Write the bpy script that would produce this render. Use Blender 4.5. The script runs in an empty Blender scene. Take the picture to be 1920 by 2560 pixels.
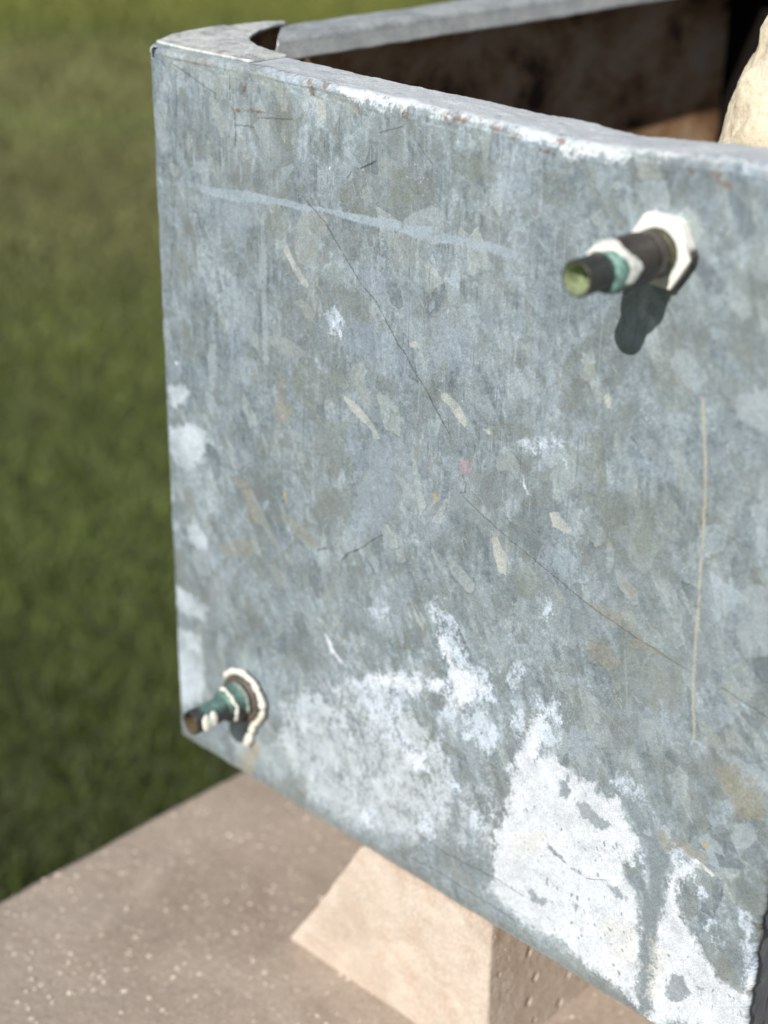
import bpy, bmesh, math, random
import numpy as np
from mathutils import Vector, Matrix

random.seed(4)
scene = bpy.context.scene

# ------------------------------------------------------------------ camera
YAW, PITCH, ROLL, FPX = 0.76045, 0.44521, 0.0160, 4045.17
CAM = Vector((0.80993, -0.63464, 0.67141))
fw = Vector((-math.sin(YAW)*math.cos(PITCH), math.cos(YAW)*math.cos(PITCH), -math.sin(PITCH)))
rt = Vector((math.cos(YAW), math.sin(YAW), 0)); up = rt.cross(fw)
r2 = math.cos(ROLL)*rt + math.sin(ROLL)*up; u2 = -math.sin(ROLL)*rt + math.cos(ROLL)*up
cd = bpy.data.cameras.new('camera'); cam = bpy.data.objects.new('camera', cd)
scene.collection.objects.link(cam)
M = Matrix.Identity(4)
for i in range(3):
    M[i][0] = r2[i]; M[i][1] = u2[i]; M[i][2] = -fw[i]; M[i][3] = CAM[i]
cam.matrix_world = M
cd.sensor_fit = 'HORIZONTAL'; cd.sensor_width = 36.0; cd.lens = FPX/1920*36.0
cd.clip_start = 0.02; cd.clip_end = 500
cd.dof.use_dof = True; cd.dof.focus_distance = 0.905; cd.dof.aperture_fstop = 5.4; cd.dof.aperture_blades = 0
scene.camera = cam

# ------------------------------------------------------------------ light
world = bpy.data.worlds.new('World'); scene.world = world; world.use_nodes = True
wn = world.node_tree; bg = wn.nodes['Background']
sky = wn.nodes.new('ShaderNodeTexSky'); sky.sky_type = 'NISHITA'; sky.sun_disc = False
TOSUN = Vector((0.0172, -0.069, 0.0492)).normalized()
sky.sun_elevation = math.asin(TOSUN.z); sky.sun_rotation = math.atan2(TOSUN.x, TOSUN.y)
wn.links.new(sky.outputs[0], bg.inputs[0]); bg.inputs[1].default_value = 0.05
sd = bpy.data.lights.new('sun', 'SUN'); sd.energy = 5.0; sd.angle = math.radians(0.5); sd.color = (1.0, 0.955, 0.89)
sun = bpy.data.objects.new('sun', sd); scene.collection.objects.link(sun)
sun.rotation_euler = TOSUN.to_track_quat('Z', 'Y').to_euler(); sun.location = (0, -2, 3)
vs = scene.view_settings; vs.view_transform = 'Standard'; vs.look = 'None'; vs.exposure = 0.0; vs.gamma = 1.0
vs.use_curve_mapping = False

# ------------------------------------------------------------------ helpers
def lin(c):
    c = np.asarray(c, float)/255.0
    return np.where(c <= 0.04045, c/12.92, ((c+0.055)/1.055)**2.4)

def link(name, me, mat, parent=None):
    o = bpy.data.objects.new(name, me); scene.collection.objects.link(o)
    if mat: me.materials.append(mat)
    if parent: o.parent = parent
    return o

def tag(o, label, cat, group=None):
    o['label'] = label; o['category'] = cat
    if group: o['group'] = group

def grid_mesh(name, P, keep=None, closed_u=False, cols=None, smooth=True, caps=False):
    """P: (nv, nu, 3) array -> quad mesh"""
    nv, nu = P.shape[:2]
    idx = np.arange(nv*nu).reshape(nv, nu)
    if closed_u:
        nx = np.roll(idx, -1, axis=1)
        a, b, c, d = idx[:-1], nx[:-1], nx[1:], idx[1:]
    else:
        a, b, c, d = idx[:-1, :-1], idx[:-1, 1:], idx[1:, 1:], idx[1:, :-1]
    F = np.stack([a, b, c, d], -1).reshape(-1, 4)
    if keep is not None: F = F[keep.reshape(-1)]
    me = bpy.data.meshes.new(name)
    me.vertices.add(nv*nu); me.vertices.foreach_set('co', P.reshape(-1).astype(np.float32))
    n = len(F)
    me.loops.add(n*4); me.loops.foreach_set('vertex_index', F.reshape(-1).astype(np.int32))
    me.polygons.add(n); me.polygons.foreach_set('loop_start', (np.arange(n)*4).astype(np.int32))
    try: me.polygons.foreach_set('loop_total', np.full(n, 4, np.int32))
    except Exception: pass
    me.update(calc_edges=True); me.validate()
    me.polygons.foreach_set('use_smooth', np.full(len(me.polygons), smooth))
    if cols is not None:
        at = me.color_attributes.new('tint', 'FLOAT_COLOR', 'POINT')
        at.data.foreach_set('color', cols.reshape(-1).astype(np.float32))
    return me

_lat = {}
def vnoise(x, y, s, seed):
    """smooth value noise in -1..1, cell size s"""
    if seed not in _lat: _lat[seed] = np.random.RandomState(seed).rand(256, 256)*2-1
    L = _lat[seed]
    X = x/s+37.3; Y = y/s+91.7
    i = np.floor(X).astype(int); j = np.floor(Y).astype(int); fx = X-i; fy = Y-j
    fx = fx*fx*(3-2*fx); fy = fy*fy*(3-2*fy)
    i0, i1, j0, j1 = i % 256, (i+1) % 256, j % 256, (j+1) % 256
    return (L[i0, j0]*(1-fx)+L[i1, j0]*fx)*(1-fy)+(L[i0, j1]*(1-fx)+L[i1, j1]*fx)*fy
def fbm(x, y, s, seed, o=4, rough=.55):
    t = 0; a = 1; n = 0
    for k in range(o):
        t = t+a*vnoise(x, y, s/2**k, seed+k); n += a; a *= rough
    return t/n
def sstep(a, b, v):
    t = np.clip((v-a)/(b-a), 0, 1); return t*t*(3-2*t)

def voro(x, y, sx, sy, rot, seed):
    """elongated voronoi cells: returns random id 0..1 per point and edge distance"""
    c, s = math.cos(rot), math.sin(rot)
    X = (x*c+y*s)/sx+50; Y = (-x*s+y*c)/sy+50
    R = np.random.RandomState(seed); J = R.rand(128, 128, 3)
    i = np.floor(X).astype(int); j = np.floor(Y).astype(int)
    d1 = np.full(X.shape, 9.); d2 = d1.copy(); idv = np.zeros(X.shape)
    for di in (-1, 0, 1):
        for dj in (-1, 0, 1):
            a = (i+di) % 128; b = (j+dj) % 128
            d = np.hypot(i+di+J[a, b, 0]-X, j+dj+J[a, b, 1]-Y)
            cl = d < d1
            d2 = np.where(cl, d1, np.minimum(d2, d)); idv = np.where(cl, J[a, b, 2], idv); d1 = np.where(cl, d, d1)
    return idv, d2-d1

def poly_sd(px, py, pts):
    """signed distance (inside positive)"""
    pts = np.asarray(pts, float); n = len(pts)
    ins = np.zeros(px.shape, bool); dist = np.full(px.shape, 1e9)
    for k in range(n):
        ax, ay = pts[k]; bx, by = pts[(k+1) % n]
        ex, ey = bx-ax, by-ay; L2 = ex*ex+ey*ey+1e-9
        t = np.clip(((px-ax)*ex+(py-ay)*ey)/L2, 0, 1)
        dist = np.minimum(dist, np.hypot(px-ax-t*ex, py-ay-t*ey))
        cr = ((ay > py) != (by > py))
        with np.errstate(divide='ignore', invalid='ignore'):
            xi = (bx-ax)*(py-ay)/(by-ay+1e-12)+ax
        ins ^= cr & (px < xi)
    return np.where(ins, dist, -dist)
def line_d(px, py, pts):
    dist = np.full(px.shape, 1e9)
    for (ax, ay), (bx, by) in zip(pts[:-1], pts[1:]):
        ex, ey = bx-ax, by-ay; L2 = ex*ex+ey*ey+1e-9
        t = np.clip(((px-ax)*ex+(py-ay)*ey)/L2, 0, 1)
        dist = np.minimum(dist, np.hypot(px-ax-t*ex, py-ay-t*ey))
    return dist

# ------------------------------------------------------------------ materials
def mat_new(name):
    m = bpy.data.materials.new(name); m.use_nodes = True
    nt = m.node_tree; b = nt.nodes['Principled BSDF']; return m, nt, b
def N(nt, t, **kw):
    n = nt.nodes.new(t)
    for k, v in kw.items():
        if hasattr(n, k): setattr(n, k, v)
        else: n.inputs[k].default_value = v
    return n
def ramp(nt, src, stops):
    r = nt.nodes.new('ShaderNodeValToRGB'); nt.links.new(src, r.inputs[0])
    el = r.color_ramp.elements
    while len(el) < len(stops): el.new(0.5)
    for e, (p, c) in zip(el, stops):
        e.position = p; e.color = (*c, 1) if len(c) == 3 else c
    return r
def noise(nt, scale, detail=6, rough=.6, coord=None, dist=0.0):
    n = nt.nodes.new('ShaderNodeTexNoise'); n.inputs['Scale'].default_value = scale
    n.inputs['Detail'].default_value = detail; n.inputs['Roughness'].default_value = rough
    n.inputs['Distortion'].default_value = dist
    if coord is not None: nt.links.new(coord, n.inputs['Vector'])
    return n
def objco(nt): return nt.nodes.new('ShaderNodeTexCoord').outputs['Object']
def bump(nt, b, src, strength, dist):
    n = nt.nodes.new('ShaderNodeBump'); n.inputs['Strength'].default_value = strength
    n.inputs['Distance'].default_value = dist; nt.links.new(src, n.inputs['Height'])
    nt.links.new(n.outputs[0], b.inputs['Normal']); return n
def mixc(nt, fac, a, bcol, mode='MIX'):
    m = nt.nodes.new('ShaderNodeMix'); m.data_type = 'RGBA'; m.blend_type = mode
    for s, v in ((0, fac), (6, a), (7, bcol)):
        if isinstance(v, (int, float)): m.inputs[s].default_value = v
        elif isinstance(v, (tuple, list)): m.inputs[s].default_value = (*v[:3], 1)
        else: nt.links.new(v, m.inputs[s])
    return m.outputs[2]

def painted_mat(name, rough=.5, metal=.0, spec=.4, grain=900, gamt=.25, bd=.00025, bstr=.5, oxide_rough=.35):
    """base colour from the mesh's own 'tint' attribute plus fine grain; alpha = chalky oxide"""
    m, nt, b = mat_new(name); co = objco(nt)
    at = nt.nodes.new('ShaderNodeAttribute'); at.attribute_name = 'tint'
    n1 = noise(nt, grain, 3, .7, co)
    r1 = ramp(nt, n1.outputs[0], [(0.3, (1-gamt,)*3), (0.7, (1+gamt,)*3)])
    c = mixc(nt, 1.0, at.outputs['Color'], r1.outputs[0], 'MULTIPLY')
    nt.links.new(c, b.inputs['Base Color'])
    ma = nt.nodes.new('ShaderNodeMath'); ma.operation = 'MULTIPLY_ADD'
    nt.links.new(at.outputs['Alpha'], ma.inputs[0]); ma.inputs[1].default_value = oxide_rough; ma.inputs[2].default_value = rough
    nt.links.new(ma.outputs[0], b.inputs['Roughness'])
    if metal:
        mm = nt.nodes.new('ShaderNodeMath'); mm.operation = 'MULTIPLY_ADD'
        nt.links.new(at.outputs['Alpha'], mm.inputs[0]); mm.inputs[1].default_value = -metal; mm.inputs[2].default_value = metal
        nt.links.new(mm.outputs[0], b.inputs['Metallic'])
    b.inputs['Specular IOR Level'].default_value = spec
    ad = nt.nodes.new('ShaderNodeMath'); ad.operation = 'ADD'
    n2 = noise(nt, grain*.28, 4, .65, co)
    nt.links.new(n2.outputs[0], ad.inputs[0]); nt.links.new(at.outputs['Alpha'], ad.inputs[1])
    bump(nt, b, ad.outputs[0], bstr, bd)
    return m

M_zinc = painted_mat('weathered_zinc', rough=.46, metal=.5, spec=.45, grain=1000, gamt=.22)
M_fit = painted_mat('tarnished_brass', rough=.38, metal=0.0, spec=.5, grain=500, gamt=.35, oxide_rough=.3, bd=.0006, bstr=.8)

def make_zinc_inner():
    m, nt, b = mat_new('dull_zinc'); co = objco(nt)
    n = noise(nt, 45, 8, .62, co, 1.0)
    r = ramp(nt, n.outputs[0], [(.3, tuple(lin((120, 132, 142)))), (.55, tuple(lin((158, 166, 172)))), (.75, tuple(lin((196, 200, 200))))])
    n2 = noise(nt, 12, 5, .6, co)
    r2_ = ramp(nt, n2.outputs[0], [(.5, (0, 0, 0)), (.7, (.5, .5, .5))])
    c = mixc(nt, r2_.outputs[0], r.outputs[0], tuple(lin((150, 150, 132))))
    nt.links.new(c, b.inputs['Base Color']); b.inputs['Metallic'].default_value = .25
    b.inputs['Roughness'].default_value = .5
    bump(nt, b, noise(nt, 260, 5, .6, co).outputs[0], .4, .0004)
    return m
M_rim = make_zinc_inner()

def make_rust():
    m, nt, b = mat_new('rust_scaled_zinc'); co = objco(nt)
    mp = nt.nodes.new('ShaderNodeMapping'); nt.links.new(co, mp.inputs[0]); mp.inputs['Scale'].default_value = (1, 1, 1.6)
    n = noise(nt, 11, 8, .66, mp.outputs[0], .25)
    r = ramp(nt, n.outputs[0], [(.36, (.10, .05, .03)), (.46, (.54, .30, .15)), (.56, (.74, .50, .30)), (.68, (.80, .64, .48))])
    nt.links.new(r.outputs[0], b.inputs['Base Color']); b.inputs['Roughness'].default_value = .8
    bump(nt, b, noise(nt, 90, 6, .7, co).outputs[0], .8, .001)
    return m
M_rust = make_rust()

def stone_mat(name, cols, specks, sscale, sthr, nscale=16, rough=.85, bd=.0012, fine=300, warm=None, top_tint=None, pale=None):
    m, nt, b = mat_new(name); co = objco(nt)
    n = noise(nt, nscale, 9, .65, co, .6)
    r = ramp(nt, n.outputs[0], [(.3, cols[0]), (.5, cols[1]), (.7, cols[2])])
    c = r.outputs[0]
    if warm:
        nw = noise(nt, nscale*2.2, 5, .6, co, .3)
        rw = ramp(nt, nw.outputs[0], [(.55, (0, 0, 0)), (.72, (.6, .6, .6))])
        c = mixc(nt, rw.outputs[0], c, warm)
    if pale:
        npl = noise(nt, 5.5, 8, .68, co, .4)
        rp = ramp(nt, npl.outputs[0], [(.46, (0, 0, 0)), (.64, (.75, .75, .75))])
        c = mixc(nt, rp.outputs[0], c, pale)
    if top_tint:  # reddish brown tint rising towards the top edge, broken up by noise
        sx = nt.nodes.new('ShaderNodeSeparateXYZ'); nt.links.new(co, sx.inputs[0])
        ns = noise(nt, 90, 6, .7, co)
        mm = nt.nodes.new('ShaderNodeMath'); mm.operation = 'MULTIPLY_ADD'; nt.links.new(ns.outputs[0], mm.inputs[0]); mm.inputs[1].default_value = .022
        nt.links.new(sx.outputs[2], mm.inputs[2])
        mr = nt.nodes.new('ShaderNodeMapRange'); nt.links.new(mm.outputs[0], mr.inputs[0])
        mr.inputs[1].default_value = top_tint[0]+.014; mr.inputs[2].default_value = top_tint[1]+.014
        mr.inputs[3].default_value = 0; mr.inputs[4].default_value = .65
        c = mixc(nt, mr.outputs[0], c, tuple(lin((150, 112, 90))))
    for k, sc in enumerate((sscale, sscale*2.3)):
        v = nt.nodes.new('ShaderNodeTexVoronoi'); v.inputs['Scale'].default_value = sc; nt.links.new(co, v.inputs['Vector'])
        lt = nt.nodes.new('ShaderNodeMath'); lt.operation = 'LESS_THAN'
        # radius grows with the cell's random value, so specks differ in size and many cells have none
        sep = nt.nodes.new('ShaderNodeSeparateColor'); nt.links.new(v.outputs['Color'], sep.inputs[0])
        pr = nt.nodes.new('ShaderNodeMath'); pr.operation = 'MULTIPLY_ADD'; nt.links.new(sep.outputs[0], pr.inputs[0])
        pr.inputs[1].default_value = sthr*2; pr.inputs[2].default_value = -sthr
        nt.links.new(v.outputs['Distance'], lt.inputs[0]); nt.links.new(pr.outputs[0], lt.inputs[1])
        c = mixc(nt, lt.outputs[0], c, specks)
    nf = noise(nt, fine, 4, .7, co)
    rf = ramp(nt, nf.outputs[0], [(.3, (.8, .8, .8)), (.7, (1.18, 1.18, 1.18))])
    c = mixc(nt, 1.0, c, rf.outputs[0], 'MULTIPLY')
    nt.links.new(c, b.inputs['Base Color']); b.inputs['Roughness'].default_value = rough
    nb = noise(nt, fine*.4, 8, .7, co)
    bump(nt, b, nb.outputs[0], .7, bd)
    return m
M_lining = None
M_slab = stone_mat('brown_concrete', [tuple(lin((156, 142, 129))), tuple(lin((166, 152, 139))), tuple(lin((176, 163, 150)))],
                   tuple(lin((226, 214, 200))), 125, .26, nscale=9, bd=.002, pale=tuple(lin((184, 170, 157))))
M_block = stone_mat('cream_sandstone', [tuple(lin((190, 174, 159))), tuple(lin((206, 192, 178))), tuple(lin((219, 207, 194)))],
                    tuple(lin((186, 160, 138))), 210, .15, nscale=30, warm=tuple(lin((196, 168, 146))), bd=.0022, fine=420, top_tint=(-.012, -.002))
M_rock = stone_mat('yellow_sandstone', [tuple(lin((196, 182, 152))), tuple(lin((222, 211, 186))), tuple(lin((236, 228, 210)))],
                   tuple(lin((205, 190, 140))), 60, .2, nscale=20, bd=.002)
def plain(name, col, rough=.7):
    m, nt, b = mat_new(name); co = objco(nt)
    n = noise(nt, 160, 5, .65, co)
    r = ramp(nt, n.outputs[0], [(.3, tuple(v*.82 for v in col)), (.7, tuple(min(1, v*1.12) for v in col))])
    nt.links.new(r.outputs[0], b.inputs['Base Color']); b.inputs['Roughness'].default_value = rough
    bump(nt, b, noise(nt, 500, 4, .6, co).outputs[0], .5, .0003)
    return m
M_bead = plain('white_sealant', tuple(lin((232, 230, 218))))
M_stud = plain('pale_grit', tuple(lin((232, 220, 204))), .6)

# ------------------------------------------------------------------ ground: lawn
GZ = -1.00
SHIFT = -1.017+.8       # dot of the camera foot with the strip direction, plus mean of the wander
def spos(d): return (d+SHIFT)/12
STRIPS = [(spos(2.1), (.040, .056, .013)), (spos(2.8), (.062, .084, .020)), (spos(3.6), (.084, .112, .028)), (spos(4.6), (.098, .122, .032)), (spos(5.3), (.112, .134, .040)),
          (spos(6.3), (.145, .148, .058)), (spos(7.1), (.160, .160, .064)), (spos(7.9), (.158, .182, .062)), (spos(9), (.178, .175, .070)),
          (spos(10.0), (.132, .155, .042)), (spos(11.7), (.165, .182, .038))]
def make_lawn():
    m, nt, b = mat_new('mown_lawn'); co = objco(nt)
    n = noise(nt, 3.2, 6, .6, co, .5)
    r = ramp(nt, n.outputs[0], [(.3, (.030, .036, .007)), (.5, (.048, .054, .013)), (.68, (.080, .078, .026)), (.8, (.11, .090, .040))])
    n2 = noise(nt, .75, 4, .55, co, .4)
    r2_ = ramp(nt, n2.outputs[0], [(.42, (0, 0, 0)), (.66, (.65, .65, .65))])
    c = mixc(nt, r2_.outputs[0], r.outputs[0], (.115, .098, .046))
    # straw coloured and fresh strips running across the lawn, paler with distance from the camera
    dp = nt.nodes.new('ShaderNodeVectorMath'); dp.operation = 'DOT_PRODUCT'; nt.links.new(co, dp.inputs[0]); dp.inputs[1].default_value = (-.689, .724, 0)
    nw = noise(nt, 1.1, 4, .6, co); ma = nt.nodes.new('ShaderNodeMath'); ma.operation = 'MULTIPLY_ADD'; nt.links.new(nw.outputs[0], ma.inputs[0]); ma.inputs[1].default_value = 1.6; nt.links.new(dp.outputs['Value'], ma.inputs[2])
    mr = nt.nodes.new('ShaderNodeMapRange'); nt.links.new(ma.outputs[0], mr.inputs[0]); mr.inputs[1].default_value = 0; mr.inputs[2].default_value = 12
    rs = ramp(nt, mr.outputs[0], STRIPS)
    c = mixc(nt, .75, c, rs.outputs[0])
    n3 = noise(nt, 60, 4, .7, co)
    r3 = ramp(nt, n3.outputs[0], [(.3, (.8, .8, .8)), (.7, (1.2, 1.2, 1.2))])
    c = mixc(nt, 1.0, c, r3.outputs[0], 'MULTIPLY')
    nt.links.new(c, b.inputs['Base Color']); b.inputs['Roughness'].default_value = .9
    bump(nt, b, n3.outputs[0], .8, .02)
    return m
bm = bmesh.new(); S = 160
vv = [bm.verts.new((x, y, 0)) for x, y in ((-S, -S), (S, -S), (S, S), (-S, S))]; bm.faces.new(vv)
me = bpy.data.meshes.new('ground'); bm.to_mesh(me); bm.free()
ground = link('ground', me, make_lawn()); ground.location = (0, 0, GZ); ground['kind'] = 'structure'

def make_grass():
    m, nt, b = mat_new('grass_blades'); 
    at = nt.nodes.new('ShaderNodeAttribute'); at.attribute_name = 'tint'
    nt.links.new(at.outputs['Color'], b.inputs['Base Color']); b.inputs['Roughness'].default_value = .6
    b.inputs['Specular IOR Level'].default_value = .25
    R = np.random.RandomState(7)
    n = 90000
    # density falls with distance from the tank; the wedge of lawn the camera looks over
    a = np.radians(R.uniform(20, 78, n)); d = 1.1+11*R.rand(n)**1.3
    x = CAM.x-np.sin(a)*d; y = CAM.y+np.cos(a)*d
    k = ~((x > -0.09) & (y < .95)); x, y, d = x[k], y[k], d[k]; n = len(x)
    h = R.uniform(.012, .030, n)*(1+.1*d); w = R.uniform(.0018, .0035, n)*(1+.35*d)
    t = R.rand(n)*2*np.pi; lx = R.normal(0, .45, n)*h; ly = R.normal(0, .45, n)*h
    P = np.zeros((n, 3, 3))
    P[:, 0] = np.stack([x-w*np.cos(t), y-w*np.sin(t), np.zeros(n)], -1)
    P[:, 1] = np.stack([x+w*np.cos(t), y+w*np.sin(t), np.zeros(n)], -1)
    P[:, 2] = np.stack([x+lx, y+ly, h], -1)
    me = bpy.data.meshes.new('grass'); me.vertices.add(n*3); me.vertices.foreach_set('co', P.reshape(-1).astype(np.float32))
    me.loops.add(n*3); me.loops.foreach_set('vertex_index', np.arange(n*3, dtype=np.int32))
    me.polygons.add(n); me.polygons.foreach_set('loop_start', (np.arange(n)*3).astype(np.int32))
    me.update(calc_edges=True)
    pat = .45*fbm(x, y, .9, 300, 3); dry = sstep(.1, .5, fbm(x, y, 1.3, 310, 3))
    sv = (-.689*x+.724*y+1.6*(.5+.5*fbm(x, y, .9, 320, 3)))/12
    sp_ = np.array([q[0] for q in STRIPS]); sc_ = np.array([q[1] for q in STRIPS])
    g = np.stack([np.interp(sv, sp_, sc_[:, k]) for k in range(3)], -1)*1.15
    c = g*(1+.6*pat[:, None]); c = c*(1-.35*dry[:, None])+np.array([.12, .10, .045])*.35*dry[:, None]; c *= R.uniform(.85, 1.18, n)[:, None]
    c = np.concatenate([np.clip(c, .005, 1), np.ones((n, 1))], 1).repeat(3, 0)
    at_ = me.color_attributes.new('tint', 'FLOAT_COLOR', 'POINT'); at_.data.foreach_set('color', c.reshape(-1).astype(np.float32))
    o = link('grass', me, m); o.location = (0, 0, GZ); o['kind'] = 'stuff'
    tag(o, 'short patchy green and straw coloured lawn grass behind the tank', 'grass')
make_grass()

# ------------------------------------------------------------------ slab
SZ = -0.1285; SX = -0.0745
def rough_box(name, x0, x1, y0, y1, z0, z1, step, amp, mat, parent=None, r=.004, seed=1):
    bm = bmesh.new(); bmesh.ops.create_cube(bm, size=1)
    for v in bm.verts:
        v.co = Vector((x0 if v.co.x < 0 else x1, y0 if v.co.y < 0 else y1, z0 if v.co.z < 0 else z1))
    bmesh.ops.bevel(bm, geom=list(bm.edges), offset=r, segments=2, affect='EDGES', profile=.6)
    return bm
def displaced(bm, name, mat, amp, scale, cuts, parent=None, seed=0, smooth=True):
    bmesh.ops.subdivide_edges(bm, edges=[e for e in bm.edges if e.calc_length() > .02], cuts=cuts, use_grid_fill=True)
    bmesh.ops.recalc_face_normals(bm, faces=bm.faces)
    bm.normal_update()
    from mathutils import noise as mn
    off = Vector((seed*3.1, seed*1.7, 0))
    d = [(v, v.normal.copy()*amp*mn.fractal((v.co+off)*scale, .8, 2.1, 4)) for v in bm.verts]
    for v, q in d: v.co += q
    me = bpy.data.meshes.new(name); bm.to_mesh(me); bm.free()
    for p in me.polygons: p.use_smooth = smooth
    return link(name, me, mat, parent)
bm = rough_box('s', SX, .62, -.235, .95, GZ-.05, SZ-.0, .02, 0, M_slab, r=.006)
slab = displaced(bm, 'concrete_slab', M_slab, .0014, 16, 170, seed=2)
tag(slab, 'wide brown speckled concrete slab under the tank and its stone block', 'slab')

# loose grit lying on the slab (part of its surface)
def grit():
    R = np.random.RandomState(11); bm = bmesh.new()
    for k in range(1000):
        x = R.uniform(SX+.003, .42); y = .16-.52*R.rand()**.6
        if x > .10 and y > -.012: continue
        s = R.uniform(.0004, .0013)*(1.5 if R.rand() < .08 else 1)
        mt = Matrix.Translation((x, y, SZ+s*.2)) @ Matrix.Rotation(R.rand()*6, 4, 'Z') @ Matrix.Diagonal((s*R.uniform(1, 1.8), s, s*.6, 1))
        bmesh.ops.create_icosphere(bm, subdivisions=1, radius=1, matrix=mt)
    me = bpy.data.meshes.new('surface_grit'); bm.to_mesh(me); bm.free()
    o = link('surface_grit', me, M_stud, slab); o['kind'] = 'stuff'
grit()

# ------------------------------------------------------------------ stone block under the tank
BX = .3021; BY = .0045; BZ1 = -.0012
PITS = [(.0453,-.0522,1),(.0542,-.0783,1),(.092,-.1003,.9),(.0485,-.0961,1.05),(.0843,-.1205,1.1),(.0565,-.1179,.7),
        (.0152,-.0523,.55),(.007,-.0164,.4),(.0183,-.0338,.35),(.0234,-.0441,.4),(.0504,-.0644,.4),(.0199,-.0633,.35),(.0327,-.0888,.35),
        (.107,-.04,.9),(.121,-.083,.8),(.075,-.03,.5),(.14,-.06,.9),(.155,-.10,1.0)]
def make_block():
    bm = bmesh.new()
    # right hand side face: dense grid with real pits
    def addgrid(P):
        nv, nu = P.shape[:2]; V = [[bm.verts.new(tuple(P[j, i])) for i in range(nu)] for j in range(nv)]
        for j in range(nv-1):
            for i in range(nu-1): bm.faces.new((V[j][i], V[j][i+1], V[j+1][i+1], V[j+1][i]))
    z0 = SZ-.004
    ys = np.concatenate([np.linspace(BY, .2, 400), np.linspace(.205, .63, 30)]); zs = np.linspace(z0, BZ1, 260)
    Y, Z = np.meshgrid(ys, zs)
    e = .003
    X = BX+.0007*fbm(Y*1000, Z*1000, 22, 50, 4)+.00025*fbm(Y*1000, Z*1000, 2.2, 60, 3)
    for (py, pz, s) in PITS:
        q = ((Y-py)/(.0030*s))**2+((Z-pz)/(.0042*s))**2
        X = X-.0032*s*np.clip(1-q, 0, 1)**.5
    rnd = lambda d: e-np.sqrt(np.clip(e*e-(e-np.clip(d, 0, e))**2, 0, None))
    X = X-rnd(Y-BY)*.8-rnd(BZ1-Z)*.8
    addgrid(np.stack([X, Y, Z], -1))
    # front face: tapering left end
    zs = np.linspace(z0, BZ1, 150); us = np.linspace(0, 1, 220)
    U, Z = np.meshgrid(us, zs)
    tz = (Z-SZ)/(BZ1-SZ); xl = .1125+tz*.0745+.0012*np.sin(tz*3.1)+.0016*fbm(Z*1000, Z*0, 9, 70, 3)+.006*np.clip(tz-.93, 0, 1)/.07*.6
    Xf = xl+U*(BX-xl)
    Yf = BY+.0006*fbm(Xf*1000, Z*1000, 14, 80, 5)+rnd((BX-Xf))*.8+rnd(BZ1-Z)*1.0+rnd(Xf-xl)*1.2
    Xf = Xf-(U == 1)*.0003
    addgrid(np.stack([Xf, Yf, Z], -1))
    # top, left sloping end, back
    def quad(a, b, c, d): bm.faces.new([bm.verts.new(q) for q in (a, b, c, d)])
    xt, xb_ = xl[-1, 0], xl[0, 0]
    quad((xt, BY+e, BZ1), (BX-e, BY+e, BZ1), (BX-e, .63, BZ1), (xt, .63, BZ1))
    Yl, Zl = np.meshgrid(np.linspace(BY+.003, .63, 60), zs)
    Xl = np.repeat(xl[:, :1], 60, 1)
    addgrid(np.stack([Xl, Yl, Zl], -1))
    quad((xb_, .63, z0), (BX, .63, z0), (BX, .63, BZ1), (xt, .63, BZ1))
    me = bpy.data.meshes.new('stone_block'); bm.to_mesh(me); bm.free()
    bm2 = bmesh.new(); bm2.from_mesh(me); bmesh.ops.remove_doubles(bm2, verts=bm2.verts, dist=.00002)
    bmesh.ops.recalc_face_normals(bm2, faces=bm2.faces); bm2.to_mesh(me); bm2.free()
    for p in me.polygons: p.use_smooth = True
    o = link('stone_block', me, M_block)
    tag(o, 'cream sandstone block with pitted side carrying the metal tank', 'stone block')
make_block()

# ------------------------------------------------------------------ tank
W, H, RR, DEP = .487, .5, .005, .65
FL = .034                                   # flange width
tank = bpy.data.objects.new('water_tank', None); scene.collection.objects.link(tank)
tag(tank, 'weathered grey galvanised metal water tank with two pipe fittings, standing on a stone block', 'water tank')

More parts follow.
